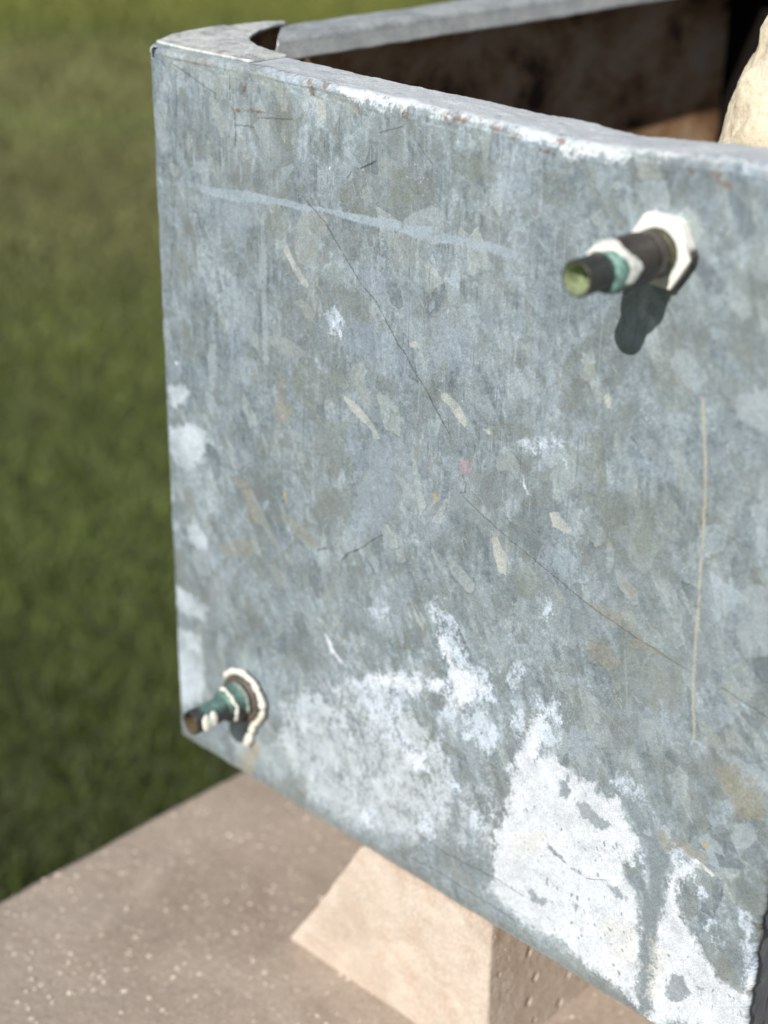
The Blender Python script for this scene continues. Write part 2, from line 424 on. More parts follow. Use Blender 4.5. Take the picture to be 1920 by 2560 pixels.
MARKS=[
('lightgrey',[[397.7,400.2],[400.5,407],[407.1,408.7],[412.3,403],[418.5,398.6],[414.1,387.2],[407.4,386.4],[401.1,390.8]]),
('olive',[[388.1,391.4],[398.1,397.2],[411.8,387.6],[414.8,381.3],[401.8,373.3],[390.8,377.5]]),
('flake',[[344.8,381.8],[351.3,387.3],[352.7,378.6],[349.2,375.4],[343.9,377.2]]),
('flake',[[371.6,382.7],[374.4,384.7],[376.9,383.6],[374.2,380.7]]),
('flake',[[368.1,495.5],[377.2,496.1],[382.2,491.4],[382.7,486.8],[370.3,485.5]]),
('lightgrey',[[369.3,484.4],[384.9,487.2],[389.5,474.9],[380.8,472.3],[371.1,477.1]]),
('lightgrey',[[395.3,463.7],[400.9,463],[405.1,455.3],[402.5,449],[396,457.2]]),
('blue',[[281,474.4],[288.5,481.8],[301.4,482.1],[299.9,465.7],[287.2,459.2]]),
('olive',[[250.9,479.5],[280.7,480.5],[282.6,470.6],[270.7,466.4],[254.1,469.7]]),
('olive',[[310.4,480.6],[326.5,482.5],[334.8,472.2],[323,464],[312.6,468.1]]),
('olive',[[344,477.8],[357.7,484.2],[361.8,477.3],[354.1,472]]),
('whitesoft',[[325.6,494],[332.7,497.1],[344.5,499.1],[360.8,499.9],[365.7,497],[361.5,493.2],[351,492.6],[345,493.4],[335.6,490.9],[330.7,492]]),
('white',[[397.5,439.1],[400.1,445.5],[403.2,444.8],[403.4,442.9],[400.1,440.7]]),
('flake',[[130.1,405.6],[140.2,422.7],[149.9,426.8],[157,424.9],[157.8,420.5],[156.2,413.4],[152.2,410.2],[147.3,394.2],[139.9,390.2],[133.3,392.3],[130.9,397.6]]),
('bright',[[120,395.9],[123.4,401.9],[125.8,396.5],[129.9,391.5],[134.9,387.9],[141.4,379.9],[139.8,377.8],[134.8,379.6],[128.2,386.4]]),
('flake',[[149.9,426.8],[156.2,424.7],[158.1,420],[155.4,419.8],[151.4,423.8]]),
('flake',[[127.1,365.2],[134.7,370.3],[144.6,366.4],[146.3,363.2],[144.6,358],[138.8,358.4],[134.6,364]]),
('flake',[[101.4,337.3],[112,341.9],[125.8,341.1],[137.7,336.7],[138.5,333.9],[129.1,330.1],[117,329.4],[110.1,333.3]]),
('bright',[[170.1,318.4],[175.8,318.2],[185.5,314.2],[195.2,308.4],[201.7,299.3],[196.9,297.9],[193.7,303.1],[182.3,308.4],[174.2,313.4]]),
('bright',[[249,341.3],[252.6,342.9],[262.1,338.7],[268.3,330.1],[267,325.6],[262.6,328.4],[255.1,335.5],[248.4,338.2]]),
('olive',[[165.8,383.2],[180,386.5],[189.4,382.9],[197.2,376.7],[206.5,368.7],[203.5,366.8],[181.8,366],[169,373.5]]),
('olive',[[207.5,458.4],[214.6,464.9],[221.9,458.9],[228.5,451.7],[223.7,445],[215.1,443.9],[207.7,448.9]]),
('olive',[[164.1,439.6],[167.2,444.6],[180.9,450.4],[188.5,450.7],[194.7,433.4],[179.6,430.4],[168.8,433.9]]),
('lightgrey',[[40.5,435],[48.9,438.3],[55,433.4],[52.5,419.8],[45.6,427]]),
('olive',[[206.1,422.6],[224.2,428.5],[227.6,414],[219,407.7],[213.3,402],[207.9,409.7]]),
('olive',[[105.1,415.7],[122.1,422.6],[125.2,408.1],[116.7,400.5],[108.2,402.3]]),
('bright',[[223.2,364.8],[228.3,366.7],[232.1,363.7],[224,362.2]]),
('lightgrey',[[33.6,411.4],[43.1,415.7],[50.9,387.9],[60.1,389.2],[52.9,390.8],[46.1,402.9],[40.9,409.2]]),
('lightgrey',[[228.1,442.1],[241.9,449],[248.1,433.4],[238.6,425.1],[228.6,426.2],[217,428.1],[218.2,437]]),
('white',[[158.1,454.2],[160.2,454.9],[161.3,452.9],[159.4,450.7]]),
('white',[[254,394.9],[255.2,397.6],[257.4,396.8],[257.1,394.5],[255.4,393.6]]),
('whitegrain',[[249.2,389.4],[252.7,392.4],[251.4,387.7]]),
('whitegrain',[[156.9,368.2],[165.8,371.5],[170.6,370.3],[169.9,364.2],[169.9,358.3],[167.5,352.3],[160.2,352.3],[159.4,356.9],[157.8,362.4]]),
('white',[[159.4,356.3],[163.4,356.1],[169.9,355.9],[167.8,352.1],[164.3,353.3],[161,351.9]]),
('lightgrey',[[100,413.5],[103.4,415.4],[105.1,345.8],[104.5,320.5],[100,319.3]]),
('lightgrey',[[192.7,420.9],[194.9,421.4],[193.9,386.3],[192.1,385.9]]),
('ochre',[[111.6,321.1],[118.5,314.1],[120,300.4],[128.7,296.5],[119.7,284.8],[110.8,286.1],[108.3,291.9],[113,304.9]]),
('ochre',[[84.9,324.2],[90,314],[97,305.6],[89.7,306.2]]),
('olive',[[130.8,330],[156.1,328.1],[172.4,335],[166,312.3],[139.1,300.8],[125.3,307.1]]),
('flake',[[174.1,333],[180.4,341.9],[188.5,330.9],[195,317],[191.9,314.8],[180.5,327.5]]),
('lightgrey',[[47.5,318.4],[55.1,320.4],[52.7,289.3],[48.7,285.5]]),
('blue',[[64.9,329.3],[79.8,335.7],[77.4,319.7],[95.2,306.4],[85.9,301.2],[67.7,306.7]]),
('blue',[[156.1,358.4],[195.7,370.6],[221.9,356.4],[216.3,338.6],[182,342.3]]),
('blue',[[240,388.2],[269.3,392],[271.1,356],[238.3,353.9]]),
('blue',[[172.1,397.3],[202.7,408.6],[200.4,369.5],[181.5,390.3]]),
('blue',[[47,418.8],[100.3,425.3],[89,394.7],[52.8,389.5]]),
('band',[[32.4,422.2],[49,422.2],[67.1,423.2],[90,426.3],[96.9,426.4],[110.5,426.7],[123.9,428.1],[137,427.2],[153.1,428.6],[171.9,430],[215.4,433.7],[217,427.6],[202.3,426.7],[187.3,425.9],[171.9,426.1],[153,426.3],[136.9,423.7],[113.8,423.2],[100.2,421.2],[75.7,416.8],[48.7,417.3],[32.2,418.5]]),
('band',[[218.3,432.2],[238.3,435.1],[237.1,427.4],[228.6,426.2],[217,427.6]]),
('band',[[244.4,433.8],[262.7,434.3],[280.5,435.9],[299.3,435.6],[299.5,432],[290.3,430.5],[272.7,430],[253.1,428.5],[244.6,427.3]]),
('flake',[[80,226.6],[87.3,229],[94.3,219.3],[106.5,206.1],[113.4,196.4],[106.2,195.2],[97.5,205.6],[90.3,205.8],[83.3,215.6]]),
('ochre',[[67.3,233.2],[83.8,233.2],[90.6,218.1],[95.7,207.7],[84.7,203.9],[79.7,218.4]]),
('ochre',[[113.9,222],[126.1,223.6],[141.5,217.1],[150,208.3],[141.4,206.5],[127.7,212.2],[119,215.8]]),
('ochre',[[51.7,175.6],[86.2,193.5],[89.6,183.7],[59.1,168.4]]),
('ochre',[[114.8,269],[118.3,269.5],[117.3,266],[114.7,265.2]]),
('ochre',[[116.3,255.4],[118.9,256.2],[119.6,250],[117,249.2]]),
('ochres',[[116.8,238.8],[119.1,239.5],[121.4,230.5],[118.9,229.6]]),
('ochres',[[243.8,278.9],[247.4,279.5],[249.8,274.4],[246.2,273.7]]),
('ochres',[[238.9,293.8],[241.8,293.5],[242.6,292],[239.7,291.7]]),
('ochre',[[228.5,296.9],[233.1,313.5],[234.6,312.8],[232.2,295.8]]),
('olive',[[145.4,295.7],[175.9,302.3],[172.9,286.9],[166.5,262.7],[156.8,262],[146.9,275.2]]),
('olive',[[146.8,251.2],[176.2,258.4],[184.4,243.6],[166.6,234.9],[150.1,231.8]]),
('flake',[[121.9,281.9],[133.7,281.1],[136.1,276.8],[131.9,275.5],[125.2,277.3]]),
('blue',[[176,287.8],[212.8,303.8],[219.4,279.8],[212.5,247.1],[178.1,231.2],[184.2,261]]),
('blob',[[5,247.6],[25.2,257.7],[38.4,256.3],[43.8,249.9],[35.2,231],[21.2,222.5],[9.4,222.8],[2.1,233]]),
('blob',[[20,252.1],[32.7,255.2],[36.1,247.5],[24.1,239.8],[17.5,243.2]]),
('blob',[[5,277.3],[19,283.8],[27.4,279.5],[22,270.1],[8,263.4]]),
('blob',[[-3.9,204.6],[4.2,204.4],[6.6,195.3],[1,187],[-3,187.8]]),
('blob',[[17.5,177.7],[28.7,181.6],[40.2,177.1],[37.8,168.4],[27.8,165.5],[19,169.6]]),
('white',[[12.6,297.5],[17.1,298.7],[16.9,296.1],[13,295]]),
('blob',[[-2.7,125.9],[11.3,126.2],[36.1,120.7],[33.2,107.8],[14.7,105.5],[-2.6,108.9]]),
('lightgrey',[[22.6,163.6],[36.1,163.6],[42,149.5],[30.5,143.5],[22,151.9]]),
('blob',[[-2.6,91.6],[27.9,93.7],[31.3,70.9],[27.4,41],[5.2,25.6],[-2.5,56.5]]),
('flake',[[101.7,179.7],[108.9,182.4],[116.9,177.6],[123.9,170.9],[118.8,168.2],[108.7,169.8]]),
('bright',[[329.5,295.5],[335.7,297.6],[339.9,293.5],[345.1,290.9],[345.4,287.1],[339.1,287.1],[332.6,288.2]]),
('bright',[[289.6,265.6],[294.3,267.8],[298.1,261.6],[302.3,258.4],[302.4,246.7],[296.2,246.7],[292.1,257.1]]),
('bright',[[358.9,371.6],[361.6,374.1],[364.1,372],[364.7,365.6],[361.8,365.1]]),
('bright',[[279.3,328.8],[283.9,330.7],[286.7,329.4],[284.1,326.9]]),
('flake',[[333.9,253.9],[339.2,252.5],[345.7,244],[338.5,245.2]]),
('flake',[[394.9,226],[404.6,230.7],[410.7,229.9],[415.9,225.3],[420.7,218.9],[413.3,216.7],[405.8,219.7],[399.3,223.9]]),
('flake',[[444.4,237.7],[453.6,244],[462.8,240.3],[457.4,231.3],[449.9,229],[446.1,232.9]]),
('flake',[[435,211],[440.6,212.4],[449.2,207.3],[452.3,200.7],[438.7,198.9]]),
('flake',[[451.2,214.4],[456.1,215],[466.8,209.9],[471.5,207.6],[454.1,203.9]]),
('flake',[[380.5,254.8],[387.5,257.6],[392.1,253.8],[391.6,246.9],[387.3,247.4]]),
('flake',[[290.4,311.6],[292.5,321.2],[296.5,321.3],[302.3,312.1],[293.9,308.8]]),
('flake',[[402.5,358.2],[406.9,358.5],[411.6,346],[413.4,335.4],[410.5,336.5]]),
('ochre',[[358.4,253],[368.1,255.6],[380.5,254.8],[390.9,247.7],[386.6,242.5],[371.4,246.7],[361.3,248.4]]),
('ochre',[[359.2,227.9],[370.1,233.5],[383.3,225.1],[381.6,217.4],[369.1,216.7],[361.1,220.4]]),
('ochre',[[367.2,293.1],[374.3,294.6],[373.4,291],[368.7,290.4]]),
('ochre',[[377,279.1],[391.2,269.1],[389.3,263.9],[380.1,271.5]]),
('ochre',[[393.5,245.4],[410.6,241.2],[406.3,237.1],[390.7,237.4]]),
('blue',[[358.3,311.2],[359.8,308],[368.6,304.5],[383.4,298.9],[381.6,293.9],[371.5,299],[358.9,304.4]]),
('blue',[[327.4,271.1],[338.7,276.3],[344.4,268.2],[342.5,259.5],[334.8,258.9]]),
('lightgrey',[[434.9,392.1],[452,400.6],[454.9,379],[444.8,378.8],[437.3,381.4]]),
('lightgrey',[[449.8,340.6],[459.3,345.7],[463,318.2],[457.1,317],[456.3,330.8]]),
('lightgrey',[[449.5,293.6],[456.1,300.3],[465.3,301.8],[470.3,264.1],[457.3,257.5],[452.8,267.5]]),
('olive',[[283.7,334],[294.1,339.2],[316.1,339.3],[310.5,327.8],[300,327.9],[285.7,323.5]]),
('olive',[[307.3,255.6],[326.8,261.6],[329.2,247.5],[320.6,237.1],[309.8,237.6]]),
('olive',[[348.1,314.9],[378.5,324.9],[407.4,324.1],[411.8,283.5],[383.1,278.1],[364.3,298.7]]),
('olive',[[383,241.1],[422,243.7],[425.7,211.3],[390.6,201.3],[380.6,214.6]]),
('whitegrain',[[304,328],[310.2,332.1],[328.6,340.9],[336.3,339],[336.8,332.7],[323,331.7],[317,326.6],[308.1,324.9]]),
('whitesoft',[[341.1,340.4],[346,340.9],[344,335],[340.2,335.9]]),
('white',[[310.3,311.3],[312,308.5],[315.4,303],[318.8,300.8],[313.6,300.7],[310.9,305.9]]),
('whitegrain',[[335.6,331.3],[338.1,331],[339.3,323.9],[336.9,323.1]]),
('pink',[[263.3,305.3],[270.1,308.6],[273.7,305.2],[270.5,299.6],[265,298.4]]),
('blue',[[383.5,345.2],[404.8,347.8],[404.5,339.6],[382.4,333.5]]),
('cloud',[[106.1,71.2],[129.6,100],[169.9,124.9],[197.7,141.1],[224.8,130.3],[248.1,121.1],[264.6,109],[272.1,84.1],[266.9,55.1],[244.7,28.3],[206.8,14.2],[168.6,8.4],[132.5,17.2],[107.4,40.2]]),
('cloud2',[[246.2,81.4],[296.2,103.3],[312.2,90.2],[308,59.3],[283.5,46.1],[217.2,26]]),
('whitegrain',[[241.9,204.3],[244.8,210.7],[257,215.4],[255.9,204.6],[266.7,203.7],[270.2,193.3],[276.8,182.9],[290.4,180.8],[293.9,171.7],[300.5,161.4],[290.4,154.2],[281.5,150.1],[280.8,133.4],[279.7,123.2],[270.2,125.7],[263.8,128.3],[262.7,116.6],[258.4,104.6],[251.8,108.6],[254.1,132.2],[261.5,143.9],[262.5,158],[260.5,168],[255.4,177.9],[252,185.9]]),
('white',[[250.3,189.2],[256.6,187.8],[263.1,179.8],[274.2,173.8],[286.3,173.7],[292.8,164.6],[281.3,152.8],[272.8,138],[266.4,140.6],[262.6,155.4],[259.8,167.7]]),
('whitegrain',[[281.5,150.1],[287.4,152.8],[301.7,140.4],[300.6,133.1],[294,116.1],[285.8,124.7],[282.1,136.8]]),
('whitegrain',[[169.9,124.9],[187.5,128.1],[194.3,138.2],[207.7,148.2],[221,148.3],[229.1,154.5],[230.9,149.8],[242,156],[260.8,162.7],[262.6,155.4],[256.7,147.3],[245.6,143.7],[237.8,136.1],[228,134.5],[223.3,124],[225.5,104.9],[245.6,99.9],[249.3,85.8],[239.6,81],[231,87.1],[215.7,91.5],[205.3,95.4],[198.2,106.8],[191.1,115.3],[184.1,118]]),
('white',[[190.9,131.1],[204.4,144],[217.8,145.5],[229.3,146.3],[246.8,155.3],[260.9,160],[261.1,154.7],[247.1,147.2],[239.4,137.5],[228,135.9],[221.3,138.6],[214.9,125.9],[204.6,131.3],[197.8,131.2]]),
('white',[[219,96],[232.5,95.1],[245.6,99.9],[247.6,87.9],[239.5,82.5],[229.3,87.8]]),
('whitesoft',[[112.1,76.9],[133.3,94],[162.8,108.6],[150,84.9],[125.4,70.6]]),
('whitegrain',[[189.4,184.4],[196.9,188.8],[205.3,187.3],[212.6,193.5],[214.5,181.4],[203.8,176.4],[195.4,177.9]]),
('whitesoft',[[169.8,147.9],[178.5,160],[189.7,163.1],[187.2,153.7],[176.9,139.4]]),
('white',[[154.7,150.3],[159.2,147.8],[164.6,140],[171.7,134.3],[169.9,131.4],[161,135.6],[156.5,145.3]]),
('ochres',[[168.1,151.7],[171.2,153.3],[171.2,150.7],[168.8,149.7]]),
('whitegrain',[[303.7,181.3],[310.3,191.9],[318.2,192.7],[316.6,184.2],[311.4,174.2],[307,176.1]]),
('whitegrain',[[309.4,160.1],[314.8,167.8],[320.9,162.7],[320.2,151.7],[316.4,141.9],[311.6,147.8]]),
('whitegrain',[[324.1,178.5],[330.9,182.8],[335.6,177.1],[347.4,186.2],[346.8,177],[341.8,169.6],[333.3,169.6],[327.9,165.8]]),
('whitegrain',[[292.7,139],[296.6,150.3],[301.7,140.4],[299.1,132.4],[294.6,131.7]]),
('whitegrain',[[232.4,40.1],[243.9,50.6],[257,55.9],[251,40.7],[237.6,36.7]]),
('whitegrain',[[292,95.5],[295.5,87.4],[304.8,86.4],[303.8,77.3],[297.6,78.4]]),
('whitegrain',[[329,229.8],[330.8,242.8],[336.9,234.2],[331.9,227.3]]),
('whitegrain',[[185,24.8],[202.9,35.5],[206.6,23.5],[192.4,12.9]]),
('whitegrain',[[281.9,77.5],[297.3,82.6],[295.1,67],[282.8,60.5]]),
('whitegrain',[[262.3,87.9],[274.9,91.3],[272.2,81.3]]),
('white',[[314.1,122.1],[318.5,144.6],[326.1,161.4],[328.4,169],[335.2,173.4],[341.2,168.3],[337.9,156.3],[336,143.5],[345.7,146.8],[351.6,143.1],[365.7,140.7],[378.1,139],[390,141.1],[394.8,133],[401.9,127.6],[402.4,122.5],[408.9,123.3],[408.6,113.9],[405.7,103],[399.8,94.4],[400.1,93.2],[406.7,85.4],[414,76.5],[413,62.6],[415.4,47.3],[416.2,30.7],[416,16.8],[420,1.8],[407.9,6.4],[392.4,8.9],[376.8,9.8],[358.8,14.8],[337.3,12.6],[318.7,14.3],[297.4,23.7],[304.1,40],[301.4,54.4],[303.7,78.3],[312.9,108.3],[310.2,121.9]]),
('whitegrain',[[327.2,165.9],[335.2,173.4],[349.1,174.5],[350.1,162],[345.3,151.9],[334.6,142.9]]),
('white',[[424.2,85.6],[425.8,99.4],[423.4,107.7],[428.2,119.8],[443.2,121.7],[445.3,116.7],[438.9,106.8],[435.9,92.3],[441.4,84.2],[450,76.4],[456.9,69.2],[465.8,58.3],[480.9,56.4],[482.3,68.6],[487.3,74.9],[490.2,63.9],[493.2,29.7],[423.8,-3.9],[422.4,26],[421.4,50.9],[422.1,68]]),
('whitegrain',[[454,93.2],[462.6,96.6],[459.7,83.8],[453.9,81.9]]),
('whitegrain',[[471.6,106.6],[482.5,111.4],[486.9,100],[479.1,93.7]]),
('whitegrain',[[442.8,112.1],[451.9,111],[451.6,101.3],[445.2,104]]),
('whitegrain',[[476.5,90.7],[486.3,93.4],[488.6,75.8],[482.1,70.1]]),
('whitegrain',[[241.4,44],[253.1,53.7],[259.5,42.7],[247.7,36.4]]),
('whitegrain',[[457,80.6],[467.3,81.9],[464.1,71.9]]),
('bright',[[440.7,124.2],[444.2,126.2],[457.9,122.9],[456,120.3],[447.6,122.6],[442.1,118]]),
('white',[[440.7,124.2],[444.2,126.2],[457.9,122.9],[456,120.3],[447.6,122.6],[442.1,118]]),
('whitegrain',[[384.2,146],[398.5,162],[400.7,152.9],[411.6,148.1],[418.6,142.7],[416.4,139],[405.4,145],[392.4,143.6]]),
('whitegrain',[[420,140.9],[423.9,140.3],[429.7,134.3],[442,125.5],[447.4,121.9],[438.5,111.8],[431.7,115.9],[425.1,129.3]]),
('whitegrain',[[408.9,123.3],[412.8,124.1],[418.4,95.3],[413.4,92.5]]),
('grey',[[347.3,119],[348.8,131.9],[355,138.9],[357.6,128.2],[354.1,118.9]]),
('grey',[[359.9,120.5],[368.6,125.8],[378.8,122.2],[387.3,118.6],[379.9,110.7],[366.2,114.9]]),
('grey',[[363.5,76],[369.3,77.8],[370.5,73.8],[365.6,72]]),
('grey',[[365,51.6],[368.8,53],[368.7,44.8],[366,45.7]]),
('grey',[[400.4,91.7],[410.2,98.8],[414.9,83.5],[408.5,83.2],[401.6,87.5]]),
('grey',[[329.8,42],[346,42.5],[344.8,34.8],[332.3,32.9]]),
('grey',[[385.4,76.8],[395.9,79.3],[402.9,75],[395.2,69]]),
('grey',[[343.1,82],[359.1,77.2],[357.6,74.7],[343.3,78.8]]),
('grey',[[432.4,23.7],[436.8,41.8],[444.3,44.9],[451.6,36],[444.8,26.6]]),
('grey',[[453.7,44.1],[458.4,43.7],[456.1,37.2]]),
('grey',[[445.6,47.3],[450.7,49.7],[450.5,45.4]]),
('grey',[[328.9,134.2],[336.8,144.5],[330.9,130.4]]),
('grey',[[407.5,124.5],[418.2,127],[430.3,114.7],[429.7,106.4],[423.9,103.2],[424.2,85.6],[423.3,78.6],[420.8,57.2],[424.7,42.8],[420.1,33.1],[422,13.7],[430.7,8.8],[418.2,2.5],[417,31.2],[414.3,41.5],[417.3,60.2],[413.7,79.6],[415.4,93.6],[412.1,111]]),
('grey',[[391.8,139.9],[404.3,141.5],[417.8,131.4],[407.4,126],[399.1,129.5]]),
('olive',[[454.6,75.9],[463.2,79.4],[477.8,69.1],[480.9,56.4],[465.8,58.3],[458.7,67]]),
('cream',[[386.6,53.9],[410.7,61.3],[417,31.2],[399.5,23.8],[386.5,36.7]]),
('cream',[[318.4,77.4],[342.5,90.1],[335.4,66],[312.6,53.5]]),
('cream',[[420.8,57.2],[431.9,57.3],[432.4,23.7],[422,13.7]]),
('spots',[[301.8,111.2],[372.5,138.1],[407.6,108.6],[417.1,14],[383.4,13.9],[310.3,29.2]]),
('spots',[[421.4,50.9],[450.9,68.7],[488.9,63],[489.5,35.6],[426.5,2.6]]),
('lightgrey',[[442.8,140],[448.2,146.1],[454.4,145],[462,137.6],[450.6,136.5]]),
('lightgrey',[[464.4,161.4],[469,162.6],[474.5,165.4],[478.9,158],[467.9,143.3],[463.1,148.3]]),
('lightgrey',[[455.2,196.9],[459.4,201.3],[465.4,199.5],[479.1,199],[480.6,187.9],[461.5,194]]),
('ochre',[[448.1,187.5],[459,195.2],[473.5,190.3],[479.3,181.3],[480.8,170],[465.1,165.5],[453.7,180.5]]),
('ochre',[[418.5,131],[428.5,133.7],[429.7,122.7],[420.9,120.6]]),
('ochre',[[429.7,134.3],[452.3,132.4],[450.6,126.3],[435.5,127.1]]),
('ochres',[[446.2,139.9],[449.4,141],[450.6,136.5],[447.6,135.6]]),
('lightgrey',[[435.6,394.3],[452.2,399],[455,377.8],[439.5,381.3]]),
('rust',[[44.5,496.7],[63.7,498.7],[65.3,496.2],[47.9,494.4]]),
('rust',[[85.1,483],[89,490.7],[90.7,490.4],[87.6,482.8]]),
('rust',[[142.2,496.1],[146.4,496.6],[146.6,491.4],[143.3,491.5]]),
('rust',[[176.5,494.3],[181.6,489.9],[183.9,486.1],[179.5,489]]),
('rust',[[118.2,498],[124.8,491.4],[122.8,489],[119.8,495]]),
('rust',[[76.3,473.4],[106.4,475.8],[108,474.9],[79.7,472.5]]),
('rust',[[215.1,495.5],[220.7,495.3],[220.1,491.2],[217.3,491.8]]),
('rust',[[239,497.6],[247.7,498.4],[249.1,496.7],[240.4,495.8]]),
('rust',[[225,489.5],[228.5,489.5],[227.8,487.9]]),
('rust',[[173,503.4],[175.1,505.8],[180.1,498.4],[177.9,498.1]]),
('rust',[[119.5,483.2],[123.5,481.6],[122.7,478.3]]),
('rust',[[159.9,521.8],[166.1,533.1],[169.3,528.2],[164.9,519]]),
('rust',[[273.6,497.6],[283.7,498.2],[291.3,496.5],[281.3,495.9]]),
('rust',[[383.1,509.7],[389.7,511.1],[396.3,499.3],[391.1,501.2]]),
('rust',[[310,492.5],[318.4,493.4],[314.9,491.9]]),
('rust',[[250.2,497.8],[258.1,498.1],[260.8,496],[250.4,494.9]]),
('pale',[[57.5,476.2],[62.7,475.8],[65.8,468.4],[79.2,461.5],[65.3,457],[58.7,466.2]]),
('bright',[[147.9,491.1],[153.2,492.4],[157,484.6],[155.5,480.1],[150.1,477.7],[147.8,485.3]]),
('pale',[[12.3,498.1],[33.7,507.8],[84.8,508.2],[87.1,491.5],[62.7,476.9],[47.6,488.2],[20.9,490.2]]),
('pale',[[93.9,496.8],[116.6,497.8],[126.1,491.6],[124.2,477.4],[119.4,477.8],[116.5,489.2],[97,490.7]]),
('pale',[[151,493.1],[176.4,495.8],[183.9,484.5],[172.1,486.9],[157,489.8]]),
('snow',[[158.3,503.2],[141.6,531.7],[165.5,536.8],[220.7,532.9],[250.3,496.8],[208.2,493.9],[186.7,492.7],[169,496.8]]),
('snow',[[227.7,525.1],[273.9,517.6],[320.4,498.4],[330.4,491.7],[313.5,494.5],[288.7,499],[269.7,499.8],[250.2,498.8]]),
('snow',[[325.1,499.1],[334.9,511.4],[360.1,508.2],[364.4,493.8],[348.8,492.9],[337.1,494.7],[330.4,491.7]]),
('snow',[[364.9,501.5],[385.9,524.5],[416.8,535],[427.2,518.4],[397.3,499.5],[370.7,497.6]]),
('olive',[[204.6,462],[213.2,463.5],[229,452.9],[227.8,445.4],[207.9,442.6],[204.8,451.6]]),
('white',[[36.1,449.3],[38.6,449.2],[38.1,446.2],[36.3,446.5]]),
('white',[[158.5,453.9],[161.3,453.8],[160.4,451],[158.2,451.1]]),
('lightgrey',[[-1.4,462.7],[6.1,462.7],[16.3,449],[15.5,437.1],[9.7,434.9],[-0.3,452.3]]),
('drip',[[66.7,17.1],[81.4,23.2],[87.3,33.1],[85.7,16.4],[78.6,4],[67.2,0.2]]),
('crackA',[[137,432.3],[145,427],[156.2,420.2],[165.7,409.7],[178.3,397.6],[184.6,391],[198.6,381.7],[206.4,372.1],[212.7,364.5],[220.4,357.2],[225.1,351.5],[234.3,343.5],[241.9,335.2],[248.1,327.6],[257.3,317.4]]),
('crackB',[[266.4,297.1],[269.5,292.4],[269,287],[265.6,285.9]]),
('crackC',[[267.8,284.3],[294,272.9],[321.4,263.7],[358.5,250.7],[391.3,243.4],[426.2,237.7]]),
('crackC',[[446.8,236.5],[474.8,230.7]]),
('crackB',[[148.7,206.8],[156.3,211.1]]),
('crackB',[[170.5,208.1],[176.9,215.6],[187.8,222.4],[194.9,229.3],[204.6,237.7]]),
('crackC',[[204.6,237.7],[205.7,226.7]]),
('crackC',[[170.5,208.1],[168.6,195.5]]),
('crackD',[[25.6,485.2],[24.8,466.7],[22.9,443.1],[21.4,424.9],[18.9,403.9],[16.8,382.5]]),
('crackC',[[15.4,377.9],[12.9,354.3]]),
('crackC',[[10,340.6],[8.2,328.3]]),
('crackB',[[183.9,457.4],[196.4,463.9]]),
('crackC',[[173.3,450.1],[176.3,453.9]]),
('crackC',[[79.3,463.8],[96.2,465.1]]),
('crackC',[[99.7,470.9],[129,475.2]]),
('crackB',[[78.8,471.5],[80,459.4],[78.9,451.3]]),
('crackB',[[75.3,492],[74.8,477.6]]),
('crackC',[[21,492.5],[62.8,479.2]]),
('crackC',[[225.3,480.9],[232.4,474],[238,469.9]]),
('crackC',[[184.2,457.4],[196.6,463.8]]),
('crackC',[[198.5,479.6],[215.4,486.4]]),
('crackC',[[235.5,35.4],[267.8,32.7],[306.2,35.8],[328.5,34.3]]),
('crackC',[[219.5,12.1],[262.6,15.2],[296,13.9]]),
('crackC',[[299.8,14.2],[322.5,12.9]]),
('crackC',[[348.6,78.3],[359.2,75.6]]),
('crackC',[[373.1,73.2],[387.6,79.7]]),
('crackE',[[197.8,425.3],[198.9,407.8]]),
('crackE',[[200.9,423.7],[201.1,410.5]]),
('crackE',[[232.3,401.9],[235.7,386.1]]),
('crackE',[[222.2,397.4],[230.1,381.3]]),
('scrL',[[86.9,380.2],[92.7,376.6]]),
('scrL',[[26.4,374.2],[30.3,362.2]]),
('scrL',[[176.4,450.7],[180.2,441.6]]),
('drip2',[[417.2,386.6],[420.7,368.2],[424.6,342.2],[426.6,304.6],[428,278.7],[428.8,251.9],[430.5,224.8],[434.5,198]]),
('scrL',[[232.2,343.9],[231.4,321]]),
('scrL',[[403.2,185.7],[404.7,177.6]]),
('scrL',[[363.9,193.9],[392.7,182]]),
('scrW',[[439.5,300.3],[441.9,283.3]]),
('scrL',[[386.2,233.3],[391.1,195.6]]),
]


# surface tone classes: photo-like sRGB colour, opacity, edge softness mm, edge warp mm, grain 0..1, chalk
CLS = {
 'olive': ((148,154,146), .50, 1.6, 2.0, .5, 0), 'flake': ((176,182,177), .7, .8, 1.2, .25, 0),
 'bright': ((200,203,193), .9, .45, .8, .15, .2), 'blue': ((170,184,195), .42, 7, 6, 1.0, .1),
 'ochre': ((172,165,143), .5, 2.0, 2.2, .9, 0), 'ochres': ((200,182,140), .75, .5, .5, .5, 0),
 'white': ((232,236,238), 1.0, .7, 1.8, .55, 1), 'whitegrain': ((216,227,235), .92, 1.6, 3.2, 1.5, .9),
 'whitesoft': ((200,212,218), .6, 3, 2.5, .7, .6), 'grey': ((146,157,161), .88, .5, 2.6, .4, 0),
 'rust': ((134,108,92), .75, .9, 1.6, 1.8, 0), 'lightgrey': ((180,190,192), .68, .9, 1.5, .35, .1),
 'cloud': ((214,221,223), .95, 5, 5, 1.7, .5), 'cloud2': ((208,216,220), .8, 5, 4, 1.6, .3),
 'band': ((180,194,202), .78, .6, .9, .5, .2), 'pink': ((192,160,166), .6, .6, 1, .8, .3),
 'cream': ((224,222,208), .45, 5, 4, .8, 1), 'pale': ((178,184,176), .55, 1.6, 2.2, .9, .3),
 'snow': ((228,232,230), .92, 1.8, 2.6, 1.2, .9), 'blob': ((208,218,222), .75, 5.0, 2.0, .5, .7),
 'drip': ((186,168,128), .6, 3, 2.5, 1.2, .2),
}
